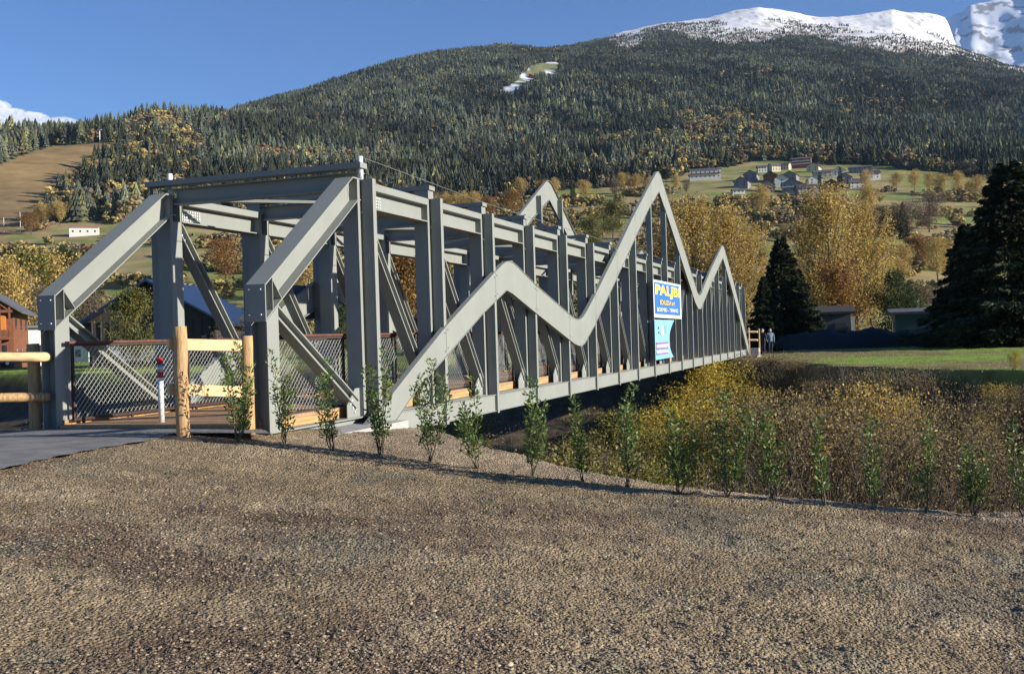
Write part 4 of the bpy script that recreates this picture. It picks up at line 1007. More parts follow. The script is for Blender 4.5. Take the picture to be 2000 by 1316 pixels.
tree_px('spruce', 1524, 456, 88, 1.1, 'nearly black conifer beside the far end of the bridge')
tree_px('spruce', 1490, 535, 84, .9, 'lower dark conifer right behind the last bridge posts')
tree_px('spruce', 1556, 520, 92, 1.2, 'dark conifer just left of the tall golden birch')
tree_px('birch', 1610, 352, 112, 1.0, 'tall golden birch with the highest crown right of the bridge')
tree_px('birch', 1665, 385, 118, 1.05, 'golden birch joined to the right of the tallest birch')
tree_px('birch', 1580, 420, 120, .95, 'golden birch joined to the left of the tallest birch')
tree_px('birch', 1700, 455, 122, .9, 'smaller rusty birch at the right of the golden birches')
tree_px('rust', 1640, 500, 104, 1.0, 'rust brown tree low in front of the golden birches')
tree_px('pine', 1745, 520, 104, .95, 'dark round pine between the birches and the huge spruce')
tree_px('twig', 1795, 545, 112, .8, 'bare pinkish tree left of the huge spruce')
tree_px('birch', 1350, 372, 125, .95, 'golden birch directly behind the tall zigzag peak')
tree_px('birch', 1410, 395, 128, 1.0, 'golden birch between the tall and the last zigzag peak')
tree_px('birch', 1455, 430, 132, .95, 'golden birch right of the last zigzag peak')
tree_px('birch', 1305, 430, 130, .9, 'half bare birch behind the right slope of the zigzag')
tree_px('rust', 1270, 470, 118, .8, 'rust brown tree seen between the tall zigzag posts')
tree_px('twig', 1225, 455, 135, .9, 'bare brown tree left of the tall zigzag peak')
tree_px('olive', 1175, 480, 140, .9, 'olive brown tree between the two tall zigzag peaks')
tree_px('rust', 780, 470, 120, .9, 'orange tree seen through the third truss bay'); tree_px('gold', 905, 470, 130, .8, 'golden tree seen through the fourth truss bay')
tree_px('rust', 690, 520, 110, .8, 'rusty tree seen between the near posts of the bridge'); tree_px('pine', 650, 540, 96, .8, 'dark pine behind the second post of the far truss')
tree_px('pine', 1010, 520, 120, .8, 'dark pine behind the middle of the bridge'); tree_px('twig', 840, 500, 125, .8, 'bare tree behind the fourth bridge post')
tree_px('olive', 262, 556, 88, .8, 'olive green bush tree in front of the dark barn')
tree_px('twig', 440, 625, 90, .8, 'bare shrub tree before the barn wall', None)
tree_px('twig', 480, 610, 96, .8, 'bare twiggy tree at the right end of the barn')
tree_px('gold', 5, 490, 170, .9, 'golden tree above the orange chalet at the left edge'); tree_px('gold', 80, 478, 260, 1.1, 'golden tree group behind the raised beam of the left portal')
tree_px('olive', 50, 482, 255, .9, 'greenish autumn tree between two golden ones at left'); tree_px('twig', 35, 515, 190, .9, 'bare grey tree right of the orange chalet')
tree_px('pine', 122, 470, 300, .8, 'small dark conifer left of the left inclined beam'); tree_px('twig', 175, 560, 170, .8, 'bare tree below the left inclined beam')
for x_, y_, D_, k_ in ((1485, 358, 640, 'gold'), (1735, 540, 300, 'gold'), (1760, 470, 420, 'gold'), (1790, 455, 430, 'rust'), (1830, 460, 400, 'gold'), (1755, 500, 380, 'gold'), (1770, 390, 560, 'twig'), (1812, 366, 600, 'twig'),
                       (1695, 358, 640, 'gold'), (1720, 395, 560, 'twig'), (1745, 392, 560, 'twig'), (1690, 330, 900, 'gold'), (1750, 335, 900, 'gold'), (1785, 330, 900, 'gold'), (1815, 335, 880, 'gold'), (1835, 338, 860, 'gold'), (1870, 332, 860, 'gold'), (1905, 340, 820, 'gold'),
                       (998, 366, 700, 'rust'), (925, 372, 700, 'gold'), (905, 370, 720, 'gold'), (950, 380, 690, 'rust'), (1215, 335, 900, 'gold'), (1240, 338, 900, 'gold'), (1320, 340, 900, 'gold'), (1200, 345, 880, 'twig'), (1340, 350, 880, 'twig'), (1265, 345, 880, 'gold'),
                       (1140, 350, 850, 'gold'), (1080, 345, 870, 'gold'), (1060, 350, 860, 'rust'), (1015, 345, 880, 'gold'), (85, 395, 700, 'gold'), (115, 392, 700, 'gold'), (145, 385, 720, 'gold'), (60, 410, 660, 'rust'), (170, 380, 740, 'gold'),
                       (795, 355, 760, 'twig'), (840, 360, 760, 'twig'), (870, 372, 720, 'gold'), (1195, 388, 560, 'olive'), (1150, 420, 480, 'olive'), (440, 460, 470, 'rust'), (560, 470, 430, 'rust'), (600, 475, 400, 'gold'), (740, 480, 380, 'gold'), (500, 478, 420, 'twig')):
    tree_px(k_, x_, y_, D_*1.0, rng.uniform(.9, 1.15), {'gold': 'golden tree ', 'rust': 'rust coloured tree ', 'twig': 'half bare brownish tree ', 'olive': 'olive coloured tree '}[k_]+whereT(x_, y_, D_), 'autumn trees on the meadow slopes')
for x_, y_, D_ in ((1762, 392, 560), (1118, 352, 820), (1543, 370, 880), (1600, 335, 900), (1640, 325, 920), (1655, 395, 620)):
    tree_px('fir', x_, y_, D_, 1, 'single dark fir '+whereT(x_, y_, D_), 'single firs on the meadow slopes')
# ------------------------------------------------------------------ shrubs of the river bed
def shrub(seed, H, W_, nst, nleaf, q, pal_, fan=.5, asp=.35, low=.25):
    r = np.random.default_rng(seed); mb = MB(); P = []; A = []; pal_ = np.array(pal_); Cc = []
    for s in range(nst):
        th = r.uniform(0, 6.28); o = W_*.5*math.sqrt(r.uniform(0, 1)); hh = H*r.uniform(.55, 1.0)*(1-.3*(o/(W_*.5))**2)
        b0 = np.array([.12*o*math.cos(th), .12*o*math.sin(th), 0]); e = np.array([o*math.cos(th), o*math.sin(th), hh]); bend = r.normal(0, .06*H, 3); bend[2] = 0
        pts = [b0, b0+(e-b0)*.33*np.array([.7, .7, 1.1])+bend*.5, b0+(e-b0)*.68*np.array([.85, .85, 1.05])+bend, e+bend*.6]
        mb.tube(pts, [.018, .013, .009, .004], 4, False)
        for tw in range(3):
            t_ = r.uniform(.35, .9); i = min(2, int(t_*3)); f = t_*3-i; c0 = pts[i]*(1-f)+pts[i+1]*f; d = (e-b0)/np.linalg.norm(e-b0)+r.normal(0, .45, 3); e2 = c0+d*H*.16
            mb.tube([c0, e2], [.006, .002], 3, False)
        m = int(nleaf/nst); t_ = r.uniform(low, 1, m); i = np.minimum(2, (t_*3).astype(int)); f = (t_*3-i)[:, None]; pa_ = np.array(pts)
        c0 = pa_[i]*(1-f)+pa_[i+1]*f; c0 = c0+r.normal(0, .055*H, (m, 3))*np.array([1, 1, .9]); P.append(c0)
        ax = (e-b0)/np.linalg.norm(e-b0)+r.normal(0, .55, (m, 3)); A.append(ax); cm = pal_[r.integers(0, len(pal_))]
        Cc.append(np.where(r.uniform(0, 1, (m, 1)) < .6, cm, pal_[r.integers(0, len(pal_), m)])*r.uniform(.65, 1.2, (m, 1)))
    P = np.concatenate(P); P[:, 2] = np.maximum(P[:, 2], .05); A = np.concatenate(A); Cc = np.concatenate(Cc)
    V, F, Cc = leaves(P, A, r.uniform(.6, 1.3, len(P))*q, asp, Cc, r)
    return mb.mesh('stems', M['bark']), mesh_np('foliage', V, F, M['leaf'], Cc)
YEL = [(.52, .40, .08), (.44, .32, .07), (.42, .30, .04), (.30, .24, .045), (.52, .40, .06)]
DRY = [(.26, .195, .095), (.19, .15, .075), (.33, .26, .13), (.13, .10, .06)]
GRB = [(.17, .18, .045), (.23, .21, .05), (.30, .23, .06), (.12, .12, .04)]
ORG = [(.44, .30, .075), (.54, .40, .10), (.34, .22, .075), (.24, .19, .08)]
def bush(seed, H, W_, n, q, pal_, **k):
    st, fo = broadleaf(seed, H, W_, n, q, pal_, .04, k.pop('rise', .9), k.pop('gap', .34), k.pop('nb', 30), 0, r0=.05, **k)
    return st, fo
SM = {'willow': [bush(s, 4, 2.8, 7000, .07, YEL, rise=.8, gap=.34, vz=1.5, vr=.8, nb=44) for s in (1, 2)], 'dry': [shrub(s, 3.2, 3.6, 95, 3800, .055, DRY, asp=.4) for s in (3, 4)]+[bush(5, 3.2, 3.4, 4500, .055, DRY, gap=.4)],
      'green': [bush(s, 3.4, 2.4, 7500, .055, GRB, rise=.9, vz=1.5, vr=.8) for s in (6, 7)], 'gold': [bush(8, 4, 4.2, 12500, .07, ORG, gap=.36, nb=40, rise=.6)]}
SL = {'willow': ('yellow willow shrub growing in the river bed', 'yellow willow shrubs by the river', 'willow_shrub'), 'dry': ('brown dry thicket growing on the river bank', 'brown thickets on the river banks', 'thicket'),
      'green': ('green brown shrub growing on the river bank', 'green brown shrubs on the river banks', 'shrub'), 'gold': ('golden leaved bush growing in the river bed', 'golden bushes in the river bed', 'golden_bush')}
scn = {}
def put_shrub(kind, X, v, H, wid=1, label=None, dz=0):
    i = scn.get(kind, 0); scn[kind] = i+1; st, fo = SM[kind][i % len(SM[kind])]
    z = float(valley(X, v))-.1+dz; o = empty(SL[kind][2], (X, v, z), rng.uniform(0, 6.28), label or SL[kind][0], 'bush', SL[kind][1])
    s = H/{'willow': 4.1, 'gold': 4.1, 'green': 3.5, 'dry': 2.85}[kind]; o.scale = (s*wid, s*wid, s); put('stems', st, o); put('foliage', fo, o, kind='stuff')
def shrub_px(kind, x, ytop, D, wid=1, label=None):
    L, _ = px2Lt(x, ytop); X, v = LD2xy(float(L), D); z = float(valley(X, v)); H = at(x, ytop, D)[2]-z
    put_shrub(kind, float(X), float(v), max(.8, float(H)), wid, label)
shrub_px('gold', 1690, 728, 31, 1.0, 'large golden bush in the middle of the river bed at right')
shrub_px('gold', 1600, 768, 29, .8, 'orange brown bush left of the large golden one')
shrub_px('gold', 1765, 755, 33, .75, 'golden bush right of the large golden one')
ORD = ['first', 'second', 'third', 'fourth', 'fifth', 'sixth', 'seventh', 'eighth', 'ninth', 'tenth', 'eleventh', 'twelfth', 'thirteenth', 'fourteenth', 'fifteenth', 'sixteenth', 'last']
seen_ = {}; y_seen = False
def where(x, D):
    i = int(np.argmin([abs(q[0]-x) for q in SAP])); dep = 'near gravel' if D < 22 else 'near side' if D < 27 else 'mid river bed' if D < 33 else 'further back' if D < 42 else 'far bank'
    side_ = 'behind' if abs(SAP[i][0]-x) < 14 else 'left of' if x < SAP[i][0] else 'right of'
    k_ = (side_, ORD[i], dep)
    seen_[k_] = seen_.get(k_, 0)+1
    return '%s the %s sapling from left, %s' % k_+('' if seen_[k_] == 1 else ', lower one' if y_seen else '')
NM = {}
for x_, y_, D_, w_ in ((1585, 838, 23.5, 1.0), (1640, 852, 23, 1.0), (1690, 842, 24.5, 1.1), (1745, 850, 23.5, 1.0), (1800, 838, 25, 1.0), (1540, 815, 26, 1.0)):
    shrub_px('dry', x_, y_, D_, w_, 'brown leafless thicket in front of the golden bushes, %s of the six from left' % ORD[[1540, 1585, 1640, 1690, 1745, 1800].index(x_)])
NM = {'willow': 'yellow willow shrub', 'green': 'green shrub', 'dry': 'brown dry thicket', 'gold': 'golden bush'}
def srow(kind, lst, wid):
    for x_, y_, D_ in lst:
        if D_ < 24.6 and x_ > 1440: continue
        if kind == 'dry' and (1570 < x_ < 1830 and 25 < D_ < 39 or rng.uniform() < .3): continue
        if kind == 'green' and rng.uniform() < .12: continue
        shrub_px(kind, x_, y_+(34 if D_ < 24.5 else 10 if D_ < 30 else 0)+float(rng.uniform(-22, 34)), D_, wid, NM[kind]+' '+where(x_, D_))
srow('willow', ((1340, 738, 46), (1375, 716, 50), (1410, 712, 52), (1445, 726, 50), (1470, 745, 45), (1310, 752, 42), (1500, 765, 40), (1275, 772, 36), (1240, 790, 32), (1390, 745, 40), (1440, 760, 38), (1340, 780, 33)), 1.15)
srow('willow', ((1950, 760, 36), (1985, 745, 38), (1920, 790, 33)), .9)
srow('green', ((1210, 800, 30), (1290, 800, 27), (1350, 805, 28), (1400, 805, 25), (1120, 825, 25), (1460, 815, 24), (1180, 815, 23), (1250, 820, 21), (1330, 845, 20), (1090, 850, 21), (1740, 850, 22), (1650, 865, 20)), 1.1)
srow('dry', ((1430, 790, 31), (1480, 790, 33), (1530, 775, 36), (1560, 790, 30), (1520, 835, 26), (1590, 830, 27), (1650, 825, 28), (1720, 815, 28), (1790, 800, 29), (1830, 770, 36), (1870, 780, 33), (1900, 795, 30), (1950, 805, 29), (1990, 790, 31),
     (1840, 835, 26), (1900, 845, 25), (1700, 865, 24), (1610, 870, 22), (1960, 855, 23), (1490, 860, 22), (1390, 860, 21.5), (1290, 865, 21.5), (1550, 880, 20), (1790, 880, 21), (1150, 860, 21.5), (1220, 850, 26), (1050, 850, 24), (1000, 835, 26), (1880, 880, 20), (1430, 880, 20)), 1.15)
for k in range(34):
    v = 1.2+k*.72+rng.uniform(-.3, .3); X = float(farX(v))-1.3-rng.uniform(0, 1.9); H = .2-rng.uniform(0, 1.3)-float(valley(X, v))
    put_shrub('dry', X, v, max(1.2, H), 1.0, 'thicket against the far bank, '+('under the meadow edge, ' if k % 2 else 'below the grass, ')+'number words'.replace('number words', ORD[min(16, k//2)])+' from the bridge end')
srow('dry', ((1500, 735, 47), (1560, 745, 41), (1600, 752, 38), (1660, 755, 37), (1720, 750, 37), (1800, 745, 36), (1850, 740, 36), (1910, 742, 35), (1970, 745, 34)), 1.0)
for k, (X, v, H) in enumerate(((6, -8, 2.2), (9, -12, 2.6), (14, -7, 3.0), (18, -15, 3.0), (24, -9, 3.2), (30, -20, 3.0), (34, -12, 3.0), (22, -26, 3.0), (11, -22, 3.0), (4, -14, 2.0), (38, -30, 2.6), (16, -2, 2.2), (24, -3, 2.6), (32, -1, 2.6), (10, -1.5, 1.6), (38, -3, 2.4), (28, -32, 3.), (3, -9, 1.4), (0, -7, 1.2), (7, -5.5, 1.5))):
    put_shrub('dry' if k % 3 else 'green', X, v, H, 1.3, ('thicket' if k % 3 else 'green shrub')+(' under the bridge deck, ' if -4 < v < 0 else ' left of the bridge, ')+'%s from the near bank' % (ORD[(k*7) % 16]+('' if k < 16 else ' small')))
# grass and weeds along the banks
def tufts(name, n, region, hmin, hmax, pal_, label, seed, w=.018, blades=6):
    r = np.random.default_rng(seed); X, v, ok = region(r, n); X = X[ok]; v = v[ok]; n = len(X); z = valley(X, v)-.03
    base = np.repeat(np.stack([X, v, z], -1), blades, 0); m = len(base); base[:, :2] += r.normal(0, .10, (m, 2)); h = r.uniform(hmin, hmax, m)*np.repeat(r.uniform(.5, 1.2, n), blades)
    lean = r.normal(0, .35, (m, 2))*h[:, None]; th = r.uniform(0, 6.28, m); wv_ = np.stack([np.cos(th), np.sin(th), 0*th], -1)*w*(.6+h[:, None])
    tip = base+np.c_[lean, h]; V = np.stack([base-wv_, base+wv_, tip], 1).reshape(-1, 3); F = np.arange(3*m).reshape(m, 3); pal_ = np.array(pal_)
    C_ = np.repeat(pal_[r.integers(0, len(pal_), n)], blades, 0)*r.uniform(.7, 1.25, (m, 1)); put(name, mesh_np(name, V, F, M['grass'], np.repeat(C_, 3, 0)), label=label, cat='grass', kind='stuff')
def reg_far(r, n):
    v = np.where(r.uniform(0, 1, n) < .8, r.uniform(-45, 7, n), r.uniform(7, 26, n)); X = farX(v)+r.normal(-1.0, .5, n); return X, v, np.ones(n, bool)
def reg_bank(r, n):
    v = r.uniform(-22, 24, n); X = r.uniform(-4, 48, n); s = X-crestX(v); return X, v, (s > .35) & ~((v > -4.7) & (v < .4) & (X < 1)) & (X < farX(v)-1.2) & ((s < 26) | (farX(v)-X < 12))
def reg_mead(r, n):
    v = r.uniform(-75, 30, n); X = r.uniform(22, 85, n); return X, v, X > farX(v)+.2
DG = [(.24, .18, .09), (.18, .13, .07), (.30, .23, .12), (.14, .11, .05), (.13, .14, .04)]
tufts('bank_edge_grass', 7000, reg_far, .06, .18, DG, 'dry grass and weeds along the top of the far bank', 31, .022)
tufts('bank_slope_weeds', 9000, reg_bank, .12, .4, [(.12, .09, .055), (.17, .13, .07), (.10, .10, .035), (.08, .06, .04)], 'brown weeds covering the river bank slopes', 32, .02)
tufts('meadow_grass', 26000, reg_mead, .02, .055, [(.24, .34, .06), (.28, .36, .07), (.30, .28, .11), (.18, .27, .05)], 'short green grass of the far meadow', 33, .03, 5)

# ------------------------------------------------------------------ buildings
def house(name, P, rz, w, d, h, rh, wall, roof, label, floors=2, nwin=3, over=.8, group=None, balcony=None, wmat='glass', chimney=False, flat=False, door=None):
    """gable faces local -x..+x along y; ridge along local x"""
    o = empty(name, P, rz, label, 'house', group)
    mb = MB(); mb.box(-w/2, w/2, -d/2, d/2, -3, h)
    if not flat:
        for s in (-1, 1): pass
        mb.add([(-w/2, -d/2, h), (-w/2, d/2, h), (-w/2, 0, h+rh), (w/2, -d/2, h), (w/2, d/2, h), (w/2, 0, h+rh)], [(0, 1, 2), (5, 4, 3)])
    put('wall', mb.mesh('wall', M[wall]), o)
    mb = MB(); t_ = .22
    if flat: mb.box(-w/2-over, w/2+over, -d/2-over, d/2+over, h, h+.3)
    else:
        sl_ = rh/(d/2); zo = h-over*sl_+.02
        for s in (-1, 1):
            mb.hull8([(-w/2-over, s*(d/2+over), zo), (w/2+over, s*(d/2+over), zo), (w/2+over, 0, h+rh+.02), (-w/2-over, 0, h+rh+.02)],
                     [(-w/2-over, s*(d/2+over), zo+t_), (w/2+over, s*(d/2+over), zo+t_), (w/2+over, 0, h+rh+.02+t_), (-w/2-over, 0, h+rh+.02+t_)])
    rf = put('roof', mb.mesh('roof', M[roof]), o)
    if chimney: put('chimney', MB().box(-.35, .35, -.35, .35, h, h+rh+1.0).mesh('chimney', M['hw']), rf, (w*.2, d*.18, 0))
    ww, wh = 1.0, 1.15
    for face in ('front', 'end', 'back_end'):
        span = w if face == 'front' else d; nn = nwin if face == 'front' else max(1, int(nwin*d/w))
        for f in range(floors):
            for k in range(nn):
                c = -span/2+span*(k+.5)/nn; z = h*(f+.32)/floors
                if face == 'front': wb = MB().box(c-ww/2, c+ww/2, d/2-.05, d/2+.06, z, z+wh), 0
                elif face == 'end': wb = MB().box(-w/2-.06, -w/2+.05, c-ww/2, c+ww/2, z, z+wh), 0
                else: wb = MB().box(w/2-.05, w/2+.06, c-ww/2, c+ww/2, z, z+wh), 0
                wo_ = put('window', wb[0].mesh('window', M['glass']), o)
    if balcony:
        for f in range(1, floors+ (0 if floors > 1 else 1)):
            z = h*f/floors
            mb = MB(); mb.box(-w/2+.3, w/2-.3, d/2+.02, d/2+1.2, z-.12, z); mb.box(-w/2+.3, w/2-.3, d/2+1.14, d/2+1.2, z, z+.95); mb.box(-w/2-1.2, -w/2-.02, -d/2+.4, d/2-.4, z-.12, z); mb.box(-w/2-1.2, -w/2-1.14, -d/2+.4, d/2-.4, z, z+.95)
            put('balcony', mb.mesh('balcony', M[balcony]), o)
    return o
def yaw_px(x, extra=0, ):
    """rotation that turns a house's local -v... front towards the camera"""
    a = math.atan2(-RT[1], RT[0])-math.atan((x-1000)/F_PX); return a+R(extra)
def hpx(name, x, y, w, d, h, rh, wall, roof, label, D=None, ex=0, **k):
    D = D or D_at(x, y); P = on_hill(x, D, y); return house(name, P, yaw_px(x, ex), w, d, h, rh, wall, roof, label, **k)
for x_, y_, l_, w_ in ((1468, 352, 'dark-roofed barn left of the upper chalets', 'hgrey'), (1525, 362, 'dark-roofed house squeezed between the two chalet rows', 'hw'), (1575, 380, 'dark chalet at the lower right corner of the village', 'hgrey'), (1622, 372, 'brown chalet on the lower right village edge', 'hwood'),
                     (1450, 366, 'low dark barn at the left village edge', 'hgrey'), (1637, 345, 'white house behind the dark chalet', 'hw'), (1700, 350, 'pale house at the right end of the village', 'hw'), (1590, 336, 'cream house right below the hotel', 'hcream')):
    hpx('chalet', x_, y_, rng.uniform(15, 19), 12, 5, 3.6, w_, 'rdark', l_, ex=float(rng.choice([80, 95, 15])))
hpx('hotel', 1377, 350, 29, 12, 8.5, 1.6, 'hw', 'rgrey', 'long white two-storey house with dark balconies left of the village', floors=2, nwin=7, balcony='hwood', ex=3)
hpx('hotel', 1566, 327, 20, 12, 9, 2, 'hred', 'rgrey', 'red-brown hotel with white balconies at the top of the village', floors=3, nwin=6, balcony='hw', ex=-4)
hpx('house', 1488, 336, 9, 8, 5, 2, 'hw', 'rgrey', 'small white house left above the dark chalets', ex=10)
hpx('house', 1512, 334, 10, 9, 5.5, 2.4, 'hcream', 'rgrey', 'cream house left of the red-brown hotel', ex=30)
hpx('house', 1535, 331, 9, 8, 5, 2, 'hcream', 'rgrey', 'cream house touching the left of the hotel', ex=-20)
hpx('chalet', 1506, 354, 17, 12, 4.5, 3.4, 'hwood', 'rdark', 'dark-roofed chalet left in the upper row', ex=85)
hpx('chalet', 1545, 352, 16, 12, 4.5, 3.4, 'hgrey', 'rdark', 'dark-roofed chalet under the hotel', ex=80)
hpx('chalet', 1497, 374, 17, 12, 5, 3.8, 'hgrey', 'rdark', 'brown chalet with pale windows, left in the lower row', ex=95, balcony='hwood')
hpx('chalet', 1546, 376, 21, 16, 6.5, 4.4, 'hgrey', 'rdark', 'big chalet with a gable balcony in the lower row', ex=90, nwin=4, balcony='hw')
hpx('chalet', 1590, 362, 15, 12, 5, 3.2, 'hw', 'rdark', 'white-walled chalet right of the big chalet', ex=100)
hpx('house', 1607, 347, 17, 11, 5, 2.4, 'hcream', 'rgrey', 'wide cream house behind a pale yellow tree', ex=5, nwin=4)
hpx('chalet', 1650, 357, 18, 12, 4.5, 3.6, 'hgrey', 'rdark', 'dark chalet right of the cream house', ex=88)
hpx('house', 1680, 338, 22, 10, 5.5, 1.8, 'hgrey', 'rgrey', 'low grey house with a long roof at the right of the village', ex=0, nwin=5)
hpx('house', 1672, 368, 12, 9, 5, 2.4, 'hw', 'rgrey', 'white house half hidden behind a golden tree', ex=15)
hpx('house', 1442, 378, 10, 7, 2.6, 1.2, 'hw', 'rgrey', 'low white shed on the meadow edge left of the chalets', ex=10, floors=1)
hpx('farm_building', 165, 459, 17, 8, 4.6, .9, 'hw', 'rred', 'long white farm building on the left meadow', ex=-4, floors=1, nwin=4)
hpx('house', 383, 556, 12, 9, 3.6, 2.0, 'hw', 'rdark', 'white house with a dark roof above the blue-roofed barn', D=330, ex=25)
hpx('house', 170, 668, 9, 8, 3.2, 2.2, 'hw', 'rgrey', 'small house with grey roof and white chimney left of the barn', D=170, ex=50, chimney=True, floors=1)
hpx('house', 1800, 425, 9, 7, 3.5, 2.2, 'hcream', 'rred', 'small sunlit house on the slope left of the huge spruce', ex=40, floors=1)
# orange timber chalet at the left edge
Pc_ = on_hill(-14, 122, 690); Pc_[2] = -.2
ch = house('chalet', Pc_, yaw_px(0, 82), 13, 6.2, 6.9, 2.1, 'hwood', 'rgrey', 'orange timber chalet with glazed ground floor at the left edge', floors=2, nwin=3, over=1.1)
mb = MB()
for y_ in (-2.9, -1.3, .3, 1.9, 2.9): mb.box(-7.75, -7.6, y_-.1, y_+.1, 0, 6.9)
mb.box(-7.78, -7.6, -3.2, 3.2, 3.3, 3.55); mb.box(-7.78, -7.6, -3.2, 3.2, 6.3, 6.6); mb.bar((-7.7, -2.9, 6.5), (-7.7, 0, 8.8), .12, .2); mb.bar((-7.7, 2.9, 6.5), (-7.7, 0, 8.8), .12, .2); mb.bar((-7.7, -1.6, 6.5), (-7.7, .8, 8.0), .1, .14)
put('timber_frame', mb.mesh('timber_frame', M['hwood']), ch)
mb = MB(); mb.box(-7.7, -6.55, -3.0, 3.0, 3.3, 3.5); mb.box(-7.72, -7.62, -3.0, 3.0, 3.5, 4.4); put('balcony', mb.mesh('balcony', M['hwood']), ch)
put('door', MB().box(-6.62, -6.5, -.7, .9, 3.5, 6.0).mesh('door', M['door']), ch)
put('door', MB().box(-6.62, -6.5, 1.4, 2.4, 3.5, 6.0).mesh('door', M['door']), ch)
put('glazing', MB().box(-6.64, -6.5, -2.8, 2.4, .3, 2.7).mesh('glazing', M['glass']), ch)
P = on_hill(64, 134, 690); P[2] = -.2
house('annex', P, yaw_px(0, 20), 3.2, 4, 4.9, .8, 'hw', 'rgrey', 'white rendered annex between the orange chalet and the bridge', floors=1, nwin=1, flat=True)
# dark barn with the blue roof
P = on_hill(345, 108, 690); P[2] = -.4
barn = house('barn', P, yaw_px(0, 62), 13, 12.6, 4.8, 3.7, 'hdark', 'rblue', 'dark timber barn with a blue metal roof and wide eaves', floors=1, nwin=3, over=1.4)
bme = MB().box(-6.62, -6.5, 0, .1, 0, 4.8).mesh('batten', M['hdark'])
for k in range(14): put('batten', bme, barn, (0, -6+k*.9, 0))
for y_ in (-6, 6): put('eave_brace', MB().bar((-7.7, y_, 3.9), (-6.5, y_, 3.0), .12, .12).mesh('eave_brace', M['hdark']), barn)
# sheds behind the far meadow
P = on_hill(1620, 98, 670); P[2] = -.1
sh = house('shed', P, yaw_px(1620, 4), 3.6, 4, 3.0, .5, 'rgrey', 'rdark', 'grey garden shed in the shade under the golden birches', floors=1, nwin=2, over=.4)  # dark slate on the walls stands in for shade the trees don't cast
P = on_hill(1664, 100, 670); P[2] = -.1
house('garden_wall', P, yaw_px(1664, 4), .5, 1.6, 2.4, .2, 'hw', 'hw', 'sunlit white wall stub right of the grey shed', floors=1, nwin=0, over=.0, flat=True)
P = on_hill(1793, 92, 670); P[2] = -.1
house('shed', P, yaw_px(1793, 6), 4.0, 3.4, 2.7, .25, 'teal', 'rgrey', 'dark teal shed with a pale lean-to roof beside the huge spruce', floors=1, nwin=0, over=.5)
# netting heap / hedge between the meadow and the sheds
V = []; F = []; nx_ = 70
for i in range(nx_):
    x_ = 1500+4.6*i; P = on_hill(x_, 84, 680); hgt = .7+.6*fbm(np.array([i*.13]), np.array([2.]), 3, 8)[0]
    for j, (a_, z_) in enumerate(((-.6, 0), (-.45, .7), (0, 1.0), (.45, .75), (.6, 0))): V.append((P[0]+a_*1.2, P[1], -.2+hgt*1.5*z_+.1*random.random()))
for i in range(nx_-1):
    for j in range(4): F.append((i*5+j, (i+1)*5+j, (i+1)*5+j+1, i*5+j+1))
put('garden_hedge', MB().add(V, F).mesh('garden_hedge', M['net'], True), label='dark low net-covered hedge along the back of the far meadow', cat='hedge')
# ------------------------------------------------------------------ cars, lift posts, lamp posts, people
def car(P, rz, L_, H_, W_, body, label, van=False):
    o = empty('parked_van' if van else 'parked_car', P, rz, label, 'van' if van else 'car')
    mb = MB()
    prof = [(-L_/2, .35), (-L_/2, .85*H_/1.45), (-L_*.44, H_*.62), (-L_*.36, H_*.96), (-.02*L_, H_), (.16*L_, H_*.93), (.30*L_, H_*.63), (.46*L_, H_*.54), (L_/2, .55), (L_/2, .3)]
    if van: prof = [(-L_/2, .35), (-L_/2, H_*.93), (-L_*.46, H_), (.25*L_, H_), (.36*L_, H_*.62), (.47*L_, H_*.52), (L_/2, .6), (L_/2, .3)]
    mb.prism(prof, -W_/2, W_/2); put('body', mb.mesh('body', M[body]), o)
    mb = MB(); g_ = [(-L_*.38, H_*.66), (-L_*.33, H_*.90), (.0, H_*.93), (.14*L_, H_*.87), (.25*L_, H_*.66)] if not van else [(.02*L_, H_*.62), (.02*L_, H_*.9), (.24*L_, H_*.9), (.33*L_, H_*.62)]
    mb.prism(g_, -W_/2-.012, -W_/2+.0); mb.prism(g_, W_/2, W_/2+.012); put('side_window', mb.mesh('side_window', M['glass']), o)
    for x_ in (-.31*L_, .31*L_):
        for s_ in (-1, 1):
            wv_ = MB().tube([(x_, s_*(W_/2-.18), .32), (x_, s_*(W_/2+.02), .32)], .32, 14); w_ = put('wheel', wv_.mesh('wheel', M['rubber']), o)
            put('hub', MB().tube([(x_, s_*(W_/2+.015), .32), (x_, s_*(W_/2+.03), .32)], .18, 10).mesh('hub', M['steel']), w_)
    for s_ in (-1, 1):
        put('headlight', MB().box(L_/2-.03, L_/2+.01, s_*W_*.38-.15, s_*W_*.38+.15, .6, .75).mesh('headlight', M['white']), o)
    return o
def flat_at(x, D, z=-.15):
    L, _ = px2Lt(x, 690); X, v = LD2xy(float(L), D); return (float(X), float(v), z)
car(flat_at(38, 108, .25), yaw_px(0, 8), 4.2, 1.5, 1.7, 'carblue', 'blue car parked before the orange chalet')
car(flat_at(-20, 110, .25), yaw_px(0, -6), 4.3, 1.5, 1.75, 'carblack', 'black car parked left of the blue one')
car(flat_at(252, 92, .3), yaw_px(0, 0), 4.9, 2.0, 1.9, 'vangrey', 'grey blue van parked before the barn', True)
def pylon(x, y, label, H=13):
    D_ = D_at(x, y, 700, 3000); P = on_hill(x, D_, y); o = empty('lift_pylon', P, label=label, cat='pylon', group='ski lift pylons')
    put('mast', MB().tube([(0, 0, -1), (0, 0, H)], .45, 8).mesh('mast', M['white']), o); put('cross_arm', MB().box(-.4, .4, -3, 3, H, H+.7).mesh('cross_arm', M['white']), o)
